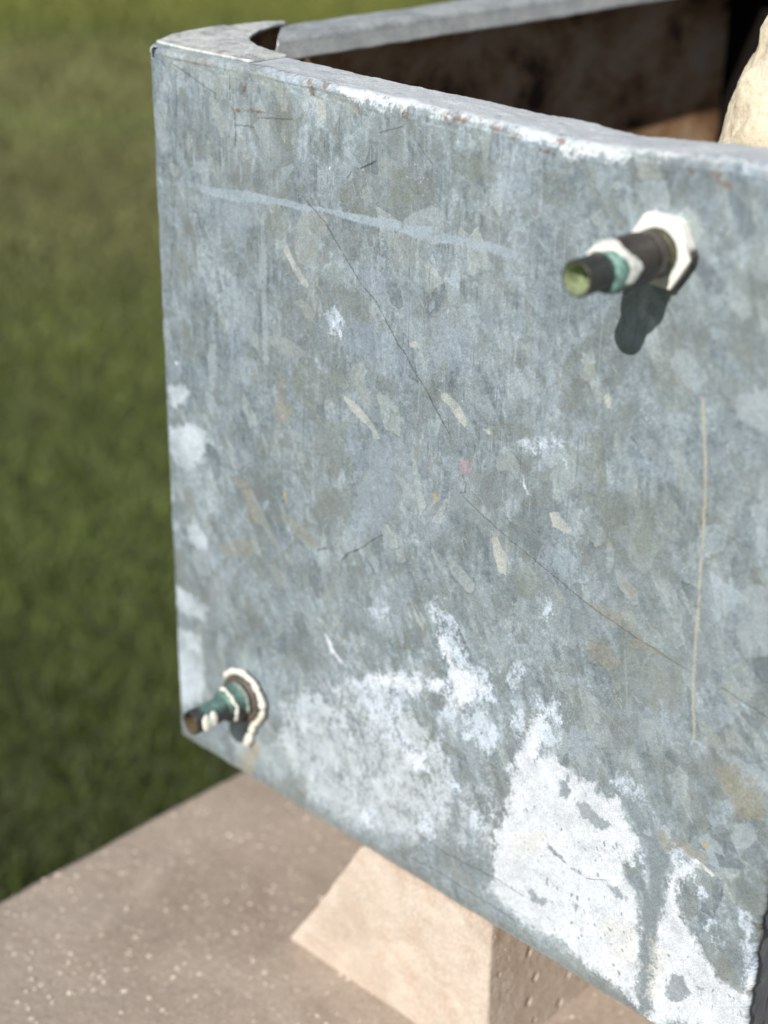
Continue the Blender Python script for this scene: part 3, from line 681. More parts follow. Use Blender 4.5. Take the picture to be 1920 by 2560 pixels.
LIN = {  # half width mm, colour, opacity, dash
 'crackA': (.28, (62,66,64), .85, .25), 'crackB': (.42, (66,66,60), .85, .3), 'crackC': (.2, (84,84,78), .75, .1),
 'crackD': (.3, (70,76,76), .7, .35), 'crackE': (.6, (96,100,94), .5, .5),
 'scrL': (.35, (188,194,188), .7, .3), 'scrW': (.35, (205,200,180), .6, .2), 'drip2': (.95, (216,206,178), .9, .3),
}
def shards(x, t, blend_at):
    """crisp angular crystal flakes of the zinc, overlapping; larger and leaning towards the right"""
    R = np.random.RandomState(23); st = x[0, 1]-x[0, 0]
    tones = [((174,184,178), .50), ((146,152,144), .50), ((172,188,196), .50), ((126,138,146), .50), ((186,194,188), .45), ((154,158,146), .45)]
    for k in range(1150):
        cx = R.uniform(0, 487); cy = R.uniform(0, 500)
        right = np.clip((cx-330)/100, 0, 1); up_ = np.clip((cy-260)/120, 0, 1)*(1-right)
        ln = min(R.gamma(2.6, 3.6)*(1+.8*right)+2.5, 26); ar = R.uniform(.22, .6)
        th = math.radians(R.normal(118, 16)) if R.rand() > up_*.55 else math.radians(R.normal(92, 12))
        if R.rand() < .12: th = R.uniform(0, math.pi)
        m = R.randint(5, 9); an = np.sort(R.uniform(0, 2*np.pi, m)); rr = R.uniform(.6, 1.1, m)
        lx = np.cos(an)*rr*ln; ly = np.sin(an)*rr*ln*ar
        P = np.stack([cx+lx*math.cos(th)-ly*math.sin(th), cy+lx*math.sin(th)+ly*math.cos(th)], -1)
        x0, y0 = P.min(0)-1; x1, y1 = P.max(0)+1
        i0, i1 = max(int(x0/st), 0), int(x1/st)+1; j0, j1 = max(int(y0/st), 0), int(y1/st)+1
        sl = np.s_[j0:j1, i0:i1]; X, T = x[sl], t[sl]
        if X.size < 4: continue
        sd_ = poly_sd(X+.5*vnoise(X, T, 2.2, 700), T+.5*vnoise(X, T, 2.2, 701), P)
        h = R.uniform(0, 6.28); gd = ((X-cx)*math.cos(h)+(T-cy)*math.sin(h))/ln  # tone fades across the flake as if one edge were lit
        col, al = tones[R.randint(len(tones))]; al *= R.uniform(.45, 1.35)
        tx = .4*vnoise(X, T, 1.6, 702)+.3*vnoise(X, T, .8, 703)
        k_ = sstep(-.2, .25, sd_)*np.clip(.75+.55*gd+tx, 0, 1)*al
        blend_at(sl, k_, col)
        if k % 2:      # pale or dark line painted as light and shade on a lifted lip
            e_ = sstep(.42, .12, np.abs(sd_))*np.clip(gd*1.6+tx, 0, 1)*.55*min(1, al*2)
            blend_at(sl, e_, (200,204,196) if k % 4 == 1 else (104,112,112))

def paint_front(x, t):
    """x, t in mm over the front sheet (t runs up the face, over the fold and along the rim flange)"""
    wx = fbm(x, t, 7, 1, 4, .6); wy = fbm(x, t, 7, 11, 4, .6)
    fine = fbm(x, t, 2.4, 21, 3, .7); gr = vnoise(x, t, .8, 31)
    strk = fbm(x*1.0+1.5*wx, t*.12, 2.6, 41, 5, .68)                 # vertical streaks
    diag = fbm((x+t*.55)*.9, (t-x*.5)*.22, 4, 51, 4, .6)      # streaks leaning like '\'
    big = fbm(x, t, 60, 61, 4, .55)
    nW = .50*fbm(x+2*wx, t*.75, 8, 181, 4, .62)+.62*fbm(x, t*.6, 2.6, 191, 4, .75)+.20*gr
    nT = fbm(x, t, 9, 195, 4, .65)
    top = sstep(170, 330, t)*(1-.4*sstep(300, 420, x))        # the upper part streaks vertically
    md = .6+.9*np.clip(fbm(x, t, 40, 66, 3), -.5, .6)
    v = .26*big+.42*md*(strk*top+diag*(1-top))+.34*fbm(x, t, 17, 71, 6, .72)+.26*fine+.10*gr
    c0, c1, c2 = lin((122,136,141)), lin((156,168,171)), lin((192,203,206))
    f = np.clip(v*.95+.5, 0, 1)[..., None]
    C = np.where(f < .5, c0+(c1-c0)*f*2, c1+(c2-c1)*(f-.5)*2)
    ox = np.clip(.06+.18*v, 0, .3)
    def blend(mask, col, chalk=None):
        nonlocal C, ox
        C = C*(1-mask[..., None])+lin(col)*mask[..., None]
        if chalk is not None: ox = ox*(1-mask)+chalk*mask
    def blend_at(sl, mask, col):
        C[sl] = C[sl]*(1-mask[..., None])+lin(col)*mask[..., None]
    # old flaking skins: angular overlapping patches of slightly different tone
    for (sx, sy, rot, sd_, th, al) in ((26, 60, -.45, 5, .62, .42), (14, 30, -.6, 6, .68, .42), (34, 46, .25, 7, .68, .32), (7, 15, -.5, 8, .82, .42)):
        idv, ed = voro(x+4*wx, t+4*wy, sx, sy, rot, sd_)
        mk = (idv > th)*sstep(.0, .02, ed)*al*np.clip(.75+.5*fine+.9*nT, .1, 1.1)
        k = (idv*997) % 1
        blend(mk*(k < .5), (146,149,142)); blend(mk*(k >= .5)*.8, (164,174,180))
    olv = sstep(.1, .55, fbm(x, t, 34, 81, 4, .6)+.25*diag); blend(olv*.26, (148,151,145))
    blu = sstep(.1, .6, fbm(x, t, 26, 87, 5, .65)+.2*strk); blend(blu*.30, (160,176,186))
    shards(x, t, blend_at)
    mu = C.reshape(-1, 3).mean(0); lm = (C/mu).mean(-1, keepdims=True); C = mu*(1.02*lm**1.6)*((C/mu)/lm)**.85
    # tiny white specks of zinc salt
    sp = sstep(.80, .93, vnoise(x, t, .9, 91))*sstep(-.1, .4, fbm(x, t, 30, 95, 3)); blend(sp*.7, (214,222,226), .8)
    sc = sstep(.86, .95, np.abs(vnoise((x+t*.8)*1.0, (t-x*.8)*.05, .9, 97)))*.45; blend(sc, (186,196,200))
    sc = sstep(.84, .95, np.abs(vnoise(x, t*.04, .8, 99)))*.5*top; blend(sc, (100,110,112))
    sc = sstep(.84, .95, np.abs(vnoise(x+9, t*.035, 1.0, 98)))*.55*top; blend(sc, (192,204,208))
    # bottom seam line, dirt and brown at the lower fold
    bd = sstep(13+4*wx, 3, t); blend(bd*.45, (120,124,114)); blend(sstep(1.6, .2, t)*.7, (168,168,150))
    for cls, pts in MARKS:
        if cls in CLS or cls == 'spots':
            col, al, soft, warp, grn, chalk = CLS.get(cls, CLS['grey']); P = np.asarray(pts)
            x0, y0 = P.min(0)-8; x1, y1 = P.max(0)+8
            iy = np.where((t[:, 0] > y0) & (t[:, 0] < y1))[0]; ix = np.where((x[0] > x0) & (x[0] < x1))[0]
            if not len(iy) or not len(ix): continue
            s = np.s_[iy[0]:iy[-1]+1, ix[0]:ix[-1]+1]
            X, T = x[s], t[s]
            if cls == 'spots':
                a_ = sstep(.78, .86, fbm(X, T*.6+X*.3, 2.6, 131, 2)*1.25)*np.clip(poly_sd(X, T, P)/4, 0, 1)
                k = a_*.75; C[s] = C[s]*(1-k[..., None])+lin((122,128,126))*k[..., None]; continue
            sdv = poly_sd(X+warp*1.3*wx[s]+warp*.3*fine[s], T+warp*1.3*wy[s]+warp*.25*gr[s], P)
            if cls in ('white', 'whitegrain', 'snow', 'whitesoft', 'grey', 'cloud', 'cloud2'):
                wd = {'white': 6.5, 'whitegrain': 7.5, 'snow': 5.0, 'whitesoft': 7.0, 'grey': 3.4, 'cloud': 16, 'cloud2': 16}[cls]
                wd = min(wd, 1.1*max(sdv.max(), .3)+.5)
                lim = {'white': 1.2, 'whitegrain': .40, 'snow': .8, 'whitesoft': .8, 'grey': 1.1, 'cloud': .50, 'cloud2': .36}[cls]
                q = np.clip(sdv/wd, -2, lim)+1.25*nW[s]
                e0 = {'whitesoft': .9, 'cloud': .75, 'cloud2': .8, 'whitegrain': .72, 'white': .85}.get(cls, .4)
                k = sstep(-.10, e0, q)*al*(.86+.25*np.clip(nT[s], -.6, .6))
                k = np.clip(k, 0, 1)
            else:
                g = .55*fine[s]+.45*gr[s]+.8*diag[s]
                k = sstep(-soft*.5, soft*.5, sdv+grn*soft*1.1*g)
                h = (int(abs(P[0, 0]*7+P[0, 1]*13)) % 628)/100.; cxp, cyp = P.mean(0); ex = (P.max(0)-P.min(0)).max()*.5+1
                gd = ((X-cxp)*math.cos(h)+(T-cyp)*math.sin(h))/ex          # one edge crisp, the other fading out
                k = k*np.clip(.95+.25*gd+.6*nT[s]-.25*grn*np.clip(-g, 0, 1), .25, 1.15)*al
                k = np.clip(k, 0, 1)
            tone = 1+.10*fine[s]+.08*gr[s]+(.10*nT[s] if chalk > .4 else 0)
            C[s] = C[s]*(1-k[..., None])+lin(col)*tone[..., None]*k[..., None]
            ox[s] = ox[s]*(1-k)+chalk*k
        else:
            hw, col, al, dash = LIN[cls]; P = np.asarray(pts)
            x0, y0 = P.min(0)-4; x1, y1 = P.max(0)+4
            iy = np.where((t[:, 0] > y0) & (t[:, 0] < y1))[0]; ix = np.where((x[0] > x0) & (x[0] < x1))[0]
            if not len(iy) or not len(ix): continue
            s = np.s_[iy[0]:iy[-1]+1, ix[0]:ix[-1]+1]
            d = line_d(x[s]+.7*wx[s]+.35*fine[s], t[s]+.7*wy[s], pts)
            k = sstep(hw+.35, hw*.4, d)*np.clip(1-dash*(1+1.8*fine[s]), 0, 1)*al
            C[s] = C[s]*(1-k[..., None])+lin(col)*k[..., None]
    # along the fold: worn pale edge, and the flange, lightened by sky reflection put into its colour
    fz = sstep(2, 6, t-H*1000); blend(fz*.85, (228,230,226), .6)
    fold = sstep(6.5, .0, np.abs(t-(H*1000+2)-1.5*wx))*sstep(60, 160, x)
    blend(fold*.9*np.clip(.8+.9*fine, 0, 1), (222,227,226), .8)
    rs = sstep(.42, .62, fbm(x, t, 9, 141, 4, .7))*sstep(14, 2, np.abs(t-H*1000+6)); blend(rs*.75, (138,108,86), .2)
    rs = sstep(.36, .55, fbm(x, t, 5, 145, 4, .75))*sstep(9, 2, np.abs(t-H*1000+1)); blend(rs*.55, (150,116,90), .2)
    dk = sstep(.35, .6, fbm(x, t*2, 7, 151, 4, .7))*sstep(3, 8, t-H*1000); blend(dk*.6, (150,158,166))
    dd = sstep(.4, .6, fbm(x, t*1.4, 10, 161, 4, .7))*sstep(3, 7, t-H*1000)*sstep(60, 130, x); blend(dd*.85, (238,240,238), .8)
    # pale vertical edge at the left fold: a highlight put into the colour
    ee = sstep(3.5, .5, x+1.2*wx); blend(ee*.55, (186,192,186), .3)
    re_ = sstep(480, 486, x+2*wx)*sstep(.0, .5, fbm(x, t, 8, 171, 4)); blend(re_*.7, (96,84,72), .1)
    return C, ox

def rim_dz(x): return np.interp(x, [0, .03, .1, .2, .26, .345, .372, .42, .49], [.001, .0003, .0005, -.001, -.002, -.0035, -.001, .003, .004])

def make_front():
    st = .00058
    arc = RR*math.pi/2; Lf = H-RR
    nx = int(W/st)+1; nt_ = int((Lf+arc+FL-RR)/st)+1
    us = np.linspace(0, W, nx); ts = np.linspace(0, Lf+arc+FL-RR, nt_)
    U, T = np.meshgrid(us, ts)
    a = np.clip((T-Lf)/RR, 0, math.pi/2)
    z = np.where(T < Lf, T, Lf+RR*np.sin(a)); y = np.where(T < Lf, 0, RR*(1-np.cos(a)))
    fl = T > Lf+arc; y = np.where(fl, RR+T-Lf-arc, y)
    z = z+rim_dz(U)*sstep(.38, .5, T)
    # vertical folds at both ends
    e = .004
    rl = e-np.sqrt(np.clip(e*e-(e-np.clip(U, 0, e))**2, 0, None)); rr_ = e-np.sqrt(np.clip(e*e-(e-np.clip(W-U, 0, e))**2, 0, None))
    y = y+np.where(T < Lf, rl+rr_, (rl+rr_)*.3)
    X, Tm = U*1000, T*1000
    nz = fbm(X, Tm, 120, 201, 2)*.0012+fbm(X, Tm, 26, 211, 3)*.00035+fbm(X, Tm, 5, 221, 3)*.0001
    y = y+np.where(T < Lf, nz, 0)*sstep(0, .02, U)
    z = z+np.where(T > Lf, fbm(X, Tm, 22, 231, 4)*.0011+fbm(X, Tm, 4, 232, 3)*.0003, 0)*sstep(.088, .105, U)
    # ragged fold and edges
    y = y+np.where((T > Lf-.004) & (T < Lf+arc+.003), fbm(X, Tm, 5, 241, 3)*.0005, 0)
    x = U+np.where(U < .003, fbm(Tm, X*0, 14, 251, 4)*.0010+fbm(Tm, X*0, 3, 252, 2)*.0003, 0)
    x = x+sstep(W-.014, W-.001, U)*fbm(Tm, X*0+5, 10, 261, 4)*.0022*(1-.7*sstep(.12, .3, T))
    z = z+np.where(T < .003, fbm(X, X*0+3, 12, 271, 4)*.0008+fbm(X, X*0, 3, 272, 2)*.0003, 0)
    # seam groove along the lower edge, cracks as fine grooves
    dn = line_d(X, Tm, [(120, 9), (300, 7.5), (487, 8)]); y = y+.0003*sstep(.8, .2, dn)
    C, ox = paint_front(X+.0, Tm+.0)
    K = np.array([1.17, 1.13, 1.045])*(.76+.30*np.clip(ox, 0, 1))[..., None]/COLK
    cols = np.concatenate([np.clip(C/K, .01, .85), ox[..., None]], -1)
    P = np.stack([x, y, z], -1)
    # torn-open fold at the upper left corner
    cx = (U[:-1, :-1])*1000; ct = T[:-1, :-1]*1000
    hole = (poly_sd(cx, ct, [(1.2, 499), (6.2, 499.5), (5.6, 495.5), (4.2, 491.5), (2.6, 492.5)]) > 0)
    keep = ~hole & ~((U[:-1, :-1] < .0875) & (T[:-1, :-1] > Lf+arc+.0006))
    me = grid_mesh('front_wall', P, keep, cols=cols)
    o = link('front_wall', me, M_zinc, tank)
    so = o.modifiers.new('thick', 'SOLIDIFY'); so.thickness = .0012; so.offset = -1
    return o
COLK = 1.0
make_front()

def mottled(x, t, seed, a=(146,152,156), b=(200,204,204), c=(236,237,234)):
    v = .5+.5*fbm(x, t, 18, seed, 5, .62)+.25*fbm(x, t, 4, seed+9, 3, .7)
    v = np.clip(v, 0, 1)[..., None]; A, B, Cc = lin(a), lin(b), lin(c)
    C = np.where(v < .55, A+(B-A)*v/.55, B+(Cc-B)*(v-.55)/.45)
    return C

def left_dz(y): return np.interp(y, [0, .012, .03, .06, .09, .115, .2, .7], [.0002, .0018, .0030, .0034, .0028, .0006, 0, 0])

# left wall: outer sheet with its rim flange and a turned down lip
def make_left():
    ys = np.linspace(.004, DEP, 400); zs = np.linspace(0, H-.0006, 60)
    Y, Z = np.meshgrid(ys, zs); X = 0.0006+.0008*fbm(Y*1000, Z*1000, 80, 301, 2)
    P = np.stack([X, Y, Z+left_dz(Y)*sstep(.4, .5, Z)], -1)
    me = grid_mesh('side_wall', P); o = link('side_wall', me, M_rust, tank)
    so = o.modifiers.new('thick', 'SOLIDIFY'); so.thickness = .0015; so.offset = 0
make_left()
def make_left_rim():
    # profile across: outer edge -> rounded -> flange -> rounded -> lip down
    r = .0035; w = .036; dn = .0135
    prof = [(0.0, -.012), (0.0, -.006)]
    for k in range(7):
        a = math.pi/2*k/6; prof.append((r-r*math.cos(a), -r+r*math.sin(a)))
    for k in range(1, 12): prof.append((r+(w-2*r)*k/12, 0))
    for k in range(8):
        a = math.pi/2*k/7; prof.append((w-r+r*math.sin(a), -r+r*math.cos(a)))
    for k in range(1, 6): prof.append((w+.0045*k/5, -r-(dn-r)*k/5))
    prof = np.array(prof); n = 500
    u = np.linspace(0, 1, n)
    Pu, J = np.meshgrid(u, np.arange(len(prof)))
    px = prof[J, 0]; pz = prof[J, 1]
    ystart = np.interp(px, [0, .006, .03, w], [.1085, .106, .081, .074])
    # mitred front end
    ystart = ystart+np.clip(-pz-r, 0, 1)*np.where(px > w-.001, -.9, 0)
    Y = ystart+(DEP-ystart)*Pu**1.15
    X = px+.0006*fbm(Y*1000, px*1000, 30, 311, 3)
    Z = H+pz+.0008*fbm(Y*1000, px*1000, 40, 321, 3)+.0004*fbm(Y*1000, px*1000, 8, 322, 3)
    tt = J*3.0
    C = mottled(Y*1000, tt, 331)
    lipm = (pz < -r*.9)
    C = np.where(lipm[..., None], C*.7+lin((190,186,176))*.4, C*1.1)
    # small pale lump of mortar on the lip
    ox = np.full(px.shape, .1)
    cols = np.concatenate([np.clip(C/1.0, .01, .85), ox[..., None]], -1)
    me = grid_mesh('rim', np.stack([X, Y, Z], -1), cols=cols)
    o = link('rim', me, M_zinc, tank)
    so = o.modifiers.new('thick', 'SOLIDIFY'); so.thickness = .0012; so.offset = -1
make_left_rim()

# corner gusset: plate joining the two rim flanges, hollowed by a curve
def make_gusset():
    # rows follow from the outer corner path to the inner curve path
    n = 160; m = 60
    outer = [(.002, .1128), (.0006, .09), (.0004, .06), (.0004, .03), (.0006, .0085), (.0020, .0050), (.012, .0050), (.03, .0050), (.055, .0050), (.0868, .0050), (.0885, .0075)]
    inner = [(.0065, .1085), (.0095, .098), (.0135, .086), (.0185, .074), (.0245, .0635), (.032, .0545), (.041, .0475), (.052, .0425), (.065, .0385), (.078, .0355), (.0885, .0341)]
    def res(path, n):
        p = np.array(path); d = np.r_[0, np.cumsum(np.hypot(*np.diff(p, axis=0).T))]; s = np.linspace(0, d[-1], n)
        return np.stack([np.interp(s, d, p[:, 0]), np.interp(s, d, p[:, 1])], -1)
    A = res(outer, n); B = res(inner, n)
    s = np.linspace(0, 1, m)[:, None, None]
    Q = A[None]*(1-s)+B[None]*s
    X, Y = Q[..., 0], Q[..., 1]
    jn = sstep(.005, .014, Y)*sstep(.0885, .078, X)
    Z = H+.0002+rim_dz(X)+left_dz(Y)*np.exp(-X/.018)*sstep(.004, .02, Y)+(.0010*fbm(X*1000, Y*1000, 16, 341, 4)+.00025*fbm(X*1000, Y*1000, 3, 342, 3))*jn
    x, t = X*1000, Y*1000
    C = mottled(x*1.6, t, 351, (142,150,158), (212,215,212), (248,248,244))
    rr = sstep(.35, .55, fbm(x, t, 6, 361, 4, .7))*(s[..., 0] < .35)
    C = C*(1-.55*rr[..., None])+lin((150,128,108))*.55*rr[..., None]
    wsp = sstep(.25, .5, fbm(x*.7, t*1.6, 5, 371, 4, .7))[..., None]; C = C*(1-.7*wsp)+lin((240,242,240))*.7*wsp
    cols = np.concatenate([np.clip(C*1.1, .01, .88), np.full(X.shape, .45)[..., None]], -1)
    me = grid_mesh('corner_gusset', np.stack([X, Y, Z], -1)[:, ::-1], cols=cols[:, ::-1])
    o = link('corner_gusset', me, M_zinc, tank)
    so = o.modifiers.new('thick', 'SOLIDIFY'); so.thickness = .0018; so.offset = -1
make_gusset()

def sheet(name, P, mat):
    me = grid_mesh(name, P); o = link(name, me, mat, tank)
    so = o.modifiers.new('thick', 'SOLIDIFY'); so.thickness = .0014; so.offset = 0
    return o
# right wall (outer face weathered zinc), back wall, floor
def make_right():
    ys = np.linspace(.0045, DEP-.002, 700); zs = np.linspace(.0005, H-.001, 560)
    Y, Z = np.meshgrid(ys, zs); y, z = Y*1000, Z*1000
    X = W-.0012+.0009*fbm(y, z, 70, 401, 2)+.0005*fbm(y, z, 9, 402, 4)*sstep(.15, .0, Z)
    C = mottled(y, z*.5, 411, (110,116,128), (140,146,156), (182,184,186))
    k = sstep(.2, .5, fbm(y, z*.4, 7, 421, 4, .65))[..., None]; C = C*(1-.7*k)+lin((74,68,64))*.7*k
    cols = np.concatenate([np.clip(C, .01, .85), np.full(X.shape, .2)[..., None]], -1)
    me = grid_mesh('side_wall', np.stack([X, Y, Z], -1), cols=cols); link('side_wall', me, M_zinc, tank)
make_right()
def flat(name, a, b, fixed, axis, mat, n=80):
    A, B = np.meshgrid(np.linspace(*a, n), np.linspace(*b, n)); Cc = np.full(A.shape, fixed)+.0008*fbm(A*1000, B*1000, 90, 431, 2)
    P = {'y': (A, Cc, B), 'z': (A, B, Cc)}[axis]
    return sheet(name, np.stack(P, -1), mat)
M_back_shade = plain('back_wall_shade', (.010, .008, .007), 1.0); M_back_shade.node_tree.nodes['Principled BSDF'].inputs['Specular IOR Level'].default_value = .1  # near-black back wall: darkness of the interior put into the colour
flat('back_wall', (.001, W-.003), (0.001, H+.002), DEP, 'y', M_back_shade)
flat('floor', (.003, W-.003), (.003, DEP-.003), .0025, 'z', M_rust)
# inner lining face of the front wall seen through the corner slot; right and back rims
def bar_rim(name, P0, P1, inward, w=.034, dn=.013):
    P0, P1, inward = Vector(P0), Vector(P1), Vector(inward); r = .0035
    prof = [(0, -.01)]+[(r-r*math.cos(math.pi/2*k/5), -r+r*math.sin(math.pi/2*k/5)) for k in range(6)]
    prof += [(w-r+r*math.sin(math.pi/2*k/5), -r+r*math.cos(math.pi/2*k/5)) for k in range(6)]+[(w, -dn)]
    n = 140; P = np.zeros((len(prof), n, 3)); C = np.zeros((len(prof), n, 4))
    for j, (a, z) in enumerate(prof):
        for i in range(n):
            q = P0.lerp(P1, i/(n-1))+inward*a; P[j, i] = (q.x, q.y, q.z+z)
    tt = np.arange(len(prof))[:, None]*4.0+np.zeros((1, n)); L = (P1-P0).length*1000
    uu = np.linspace(0, L, n)[None]+np.zeros((len(prof), 1))
    P[..., 2] += .0007*fbm(uu, tt, 30, 441, 3)
    C[..., :3] = mottled(uu, tt, 451)/1.2; C[..., 3] = .15
    me = grid_mesh(name, P, cols=C); o = link(name, me, M_zinc, tank)
    so = o.modifiers.new('thick', 'SOLIDIFY'); so.thickness = .0012; so.offset = 0
bar_rim('rim', (W+.0015, FL+.001, H+.0045), (W+.0015, DEP, H+.001), (-1, 0, 0))
bar_rim('rim', (.036, DEP+.0015, H+.0012), (W-.036, DEP+.0015, H+.0012), (0, -1, 0))

# ------------------------------------------------------------------ fittings
def lathe(prof, n, centre, seed, squash=None, rough=.0002):
    """prof: list of (L outward, radius). axis -Y from centre. returns P and arrays ang, L"""
    pts = np.array(prof); d = np.r_[0, np.cumsum(np.hypot(*np.diff(pts, axis=0).T))]
    m = max(8, int(d[-1]/.0005)); s = np.linspace(0, d[-1], m)
    L = np.interp(s, d, pts[:, 0]); R_ = np.interp(s, d, pts[:, 1])
    A = np.linspace(0, 2*np.pi, n, endpoint=False)
    AA, LL = np.meshgrid(A, L); RRR = R_[:, None]+0*AA
    if squash is not None: RRR = squash(AA, LL, RRR)
    RRR = RRR+rough*fbm(np.cos(AA)*RRR*1000+LL*1000, np.sin(AA)*RRR*1000+LL*700, 3, seed, 3)
    P = np.stack([centre[0]+RRR*np.cos(AA), centre[1]-LL, centre[2]+RRR*np.sin(AA)], -1)
    return P, AA, LL, RRR
def hex_mesh(c, R, y0, y1, rot=0, bevel=.0012, col=None, side=None, hole=0.0):
    bm = bmesh.new(); rings = []
    def ring(r, y): return [bm.verts.new((c[0]+r*math.cos(rot+math.pi/3*k), y, c[1]+r*math.sin(rot+math.pi/3*k))) for k in range(6)]
    A = ring(R, y0); B = ring(R, y1+bevel); Cc = ring(R-bevel, y1); D = ring(R*.4, y1-.0004)
    for a, b in ((A, B), (B, Cc), (Cc, D)):
        for k in range(6): bm.faces.new((a[k], a[(k+1) % 6], b[(k+1) % 6], b[k]))
    bm.faces.new(D)
    be = [e for e in bm.edges if (e.verts[0] in A and e.verts[1] in B) or (e.verts[1] in A and e.verts[0] in B)]
    bmesh.ops.bevel(bm, geom=be, offset=.0014, segments=3, affect='EDGES')
    bmesh.ops.recalc_face_normals(bm, faces=bm.faces)
    bmesh.ops.subdivide_edges(bm, edges=bm.edges, cuts=5, use_grid_fill=True)
    return bm
def bm_cols(bm, fn, name):
    me = bpy.data.meshes.new(name); bm.normal_update()
    co = np.array([v.co[:] for v in bm.verts]); no = np.array([v.normal[:] for v in bm.verts])
    bm.to_mesh(me); bm.free()
    C = fn(co, no); at = me.color_attributes.new('tint', 'FLOAT_COLOR', 'POINT'); at.data.foreach_set('color', C.reshape(-1).astype(np.float32))
    return me
WHT = lin((236,236,230)); BRN = np.array([.046, .033, .025]); OLV = np.array([.075, .07, .035]); TUR = np.array([.22, .42, .37]); BLK = np.array([.022, .024, .024])

def fitting_upper():
    c = (.3885, .4545)
    root = bpy.data.objects.new('pipe_fitting', None); scene.collection.objects.link(root); root.parent = tank
    root['label'] = 'upper pipe fitting with a white painted hexagonal nut'
    ctr = (c[0], 0, c[1])
    # white nut
    def colf(co, no):
        a = np.arctan2(co[:, 2]-c[1], co[:, 0]-c[0]); rad = np.hypot(co[:, 2]-c[1], co[:, 0]-c[0])
        n = fbm(co[:, 0]*1000, co[:, 2]*1000, 4, 501, 3)
        face = sstep(-.5, -.75, no[:, 1])                # faces outwards
        k = np.clip(np.maximum(face, (co[:, 2] > c[1]+.004)*1.0)*(1-.15*np.abs(n)), 0, 1)[:, None]
        C = WHT*k+BRN*1.2*(1-k)
        g = sstep(.0126, .0118, rad+.0004*n)[:, None]; C = C*(1-g*.6)+TUR*g*.6
        return np.concatenate([C, k*.6], 1)
    bm = hex_mesh(c, .0198, -.0005, -.0072, rot=math.radians(-2))
    me = bm_cols(bm, colf, 'hex_nut'); o = link('hex_nut', me, painted_mat('white_painted_nut', rough=.4, spec=.4, grain=400, gamt=.06, bd=.0002, bstr=.4), root)
    # olive collar standing on the nut
    P, AA, LL, Rr = lathe([(.0060, .0119), (.0098, .0117), (.0108, .0110), (.0108, .009)], 96, ctr, 511)
    n = fbm(AA*9, LL*1000, 3, 512, 3)[..., None]
    Cc = OLV*(1+.5*n); k = sstep(.2, .6, n)*.5; Cc = Cc*(1-k)+TUR*.7*k
    cols = np.concatenate([Cc, np.full(AA.shape, .1)[..., None]], -1)
    link('collar', grid_mesh('collar', P, closed_u=True, cols=cols), M_fit, root)
    # brown body: hexagonal root, ridge, barrel with a rounded shoulder
    def sq(A, L, R):
        k = ((L > .0112) & (L < .0205)); hx = R*(.90+.10/np.maximum(np.cos((A % (math.pi/3))-math.pi/6), .8)*.9)
        return np.where(k, hx, R)
    P, AA, LL, Rr = lathe([(.011, .0090), (.0115, .0106), (.0130, .0114), (.0200, .0115), (.0206, .0110), (.0218, .0116), (.0228, .0125), (.042, .0123), (.0462, .0119), (.0492, .0110), (.0508, .0098), (.0511, .0085)], 144, ctr, 521, sq, .00025)
    deg = np.degrees(AA); deg = np.where(deg > 180, deg-360, deg)
    n = fbm(deg*.12, LL*1000, 3.5, 531, 4, .6)
    C = BRN*(1+.35*n[..., None])
    rst = sstep(.1, .5, fbm(deg*.1, LL*900, 5, 541, 4))[..., None]; C = C*(1-rst*.6)+np.array([.062, .034, .024])*rst*.6
    tl = sstep(.0435, .0455, LL+.0012*n)*sstep(-75, -40, deg+20*n)*sstep(120, 95, deg); tl = tl*np.clip(.75+.9*n, .15, 1); tl = tl[..., None]; C = C*(1-tl)+TUR*(1+.4*n[..., None])*tl
    # splash of white paint: wraps from the top to the right of the shoulder
    wv = np.interp(deg, [-40, -15, 5, 20, 40, 60, 90, 130, 160], [.0435, .0395, .0355, .0375, .0425, .0435, .0405, .041, .047])
    we = np.interp(deg, [-40, -15, 5, 20, 35, 60, 90, 130], [.0455, .046, .0445, .0445, .0465, .0485, .0515, .0515])
    wh = sstep(-.0006, .0006, LL-wv+.0006*n)*sstep(-.0006, .0006, we-LL+.0006*n)*sstep(-32, -22, deg)*sstep(165, 150, deg)
    C = C*(1-wh[..., None])+WHT*wh[..., None]
    P = P.copy(); rad = np.stack([np.cos(AA), 0*AA, np.sin(AA)], -1); P += rad*(wh*.0007)[..., None]
    cols = np.concatenate([C, (wh*.5+.1)[..., None]], -1)
    body = link('coupling', grid_mesh('coupling', P, closed_u=True, cols=cols), M_fit, root)
    # pipe stub with hollow green mouth
    P, AA, LL, Rr = lathe([(.049, .0087), (.0685, .0087), (.0692, .0084), (.0694, .0077), (.069, .0070), (.060, .0068), (.050, .0067), (.0495, .0002)], 96, ctr, 551, None, .0001)
    inn = (Rr < .0072)*1.0; n = fbm(AA*6, LL*1000, 3, 561, 3)[..., None]
    grn = np.array([.34, .41, .24])*(1+.5*n); out_ = np.array([.045, .045, .040])*(1+.3*n)
    C = out_*(1-inn[..., None])+grn*inn[..., None]
    tp = (sstep(.055, .0515, LL)*(1-inn))[..., None]; C = C*(1-tp*.5)+TUR*.4*tp*.5
    cols = np.concatenate([C, np.full(AA.shape, .15)[..., None]], -1)
    link('pipe_end', grid_mesh('pipe_end', P, closed_u=True, cols=cols), M_fit, root)
fitting_upper()

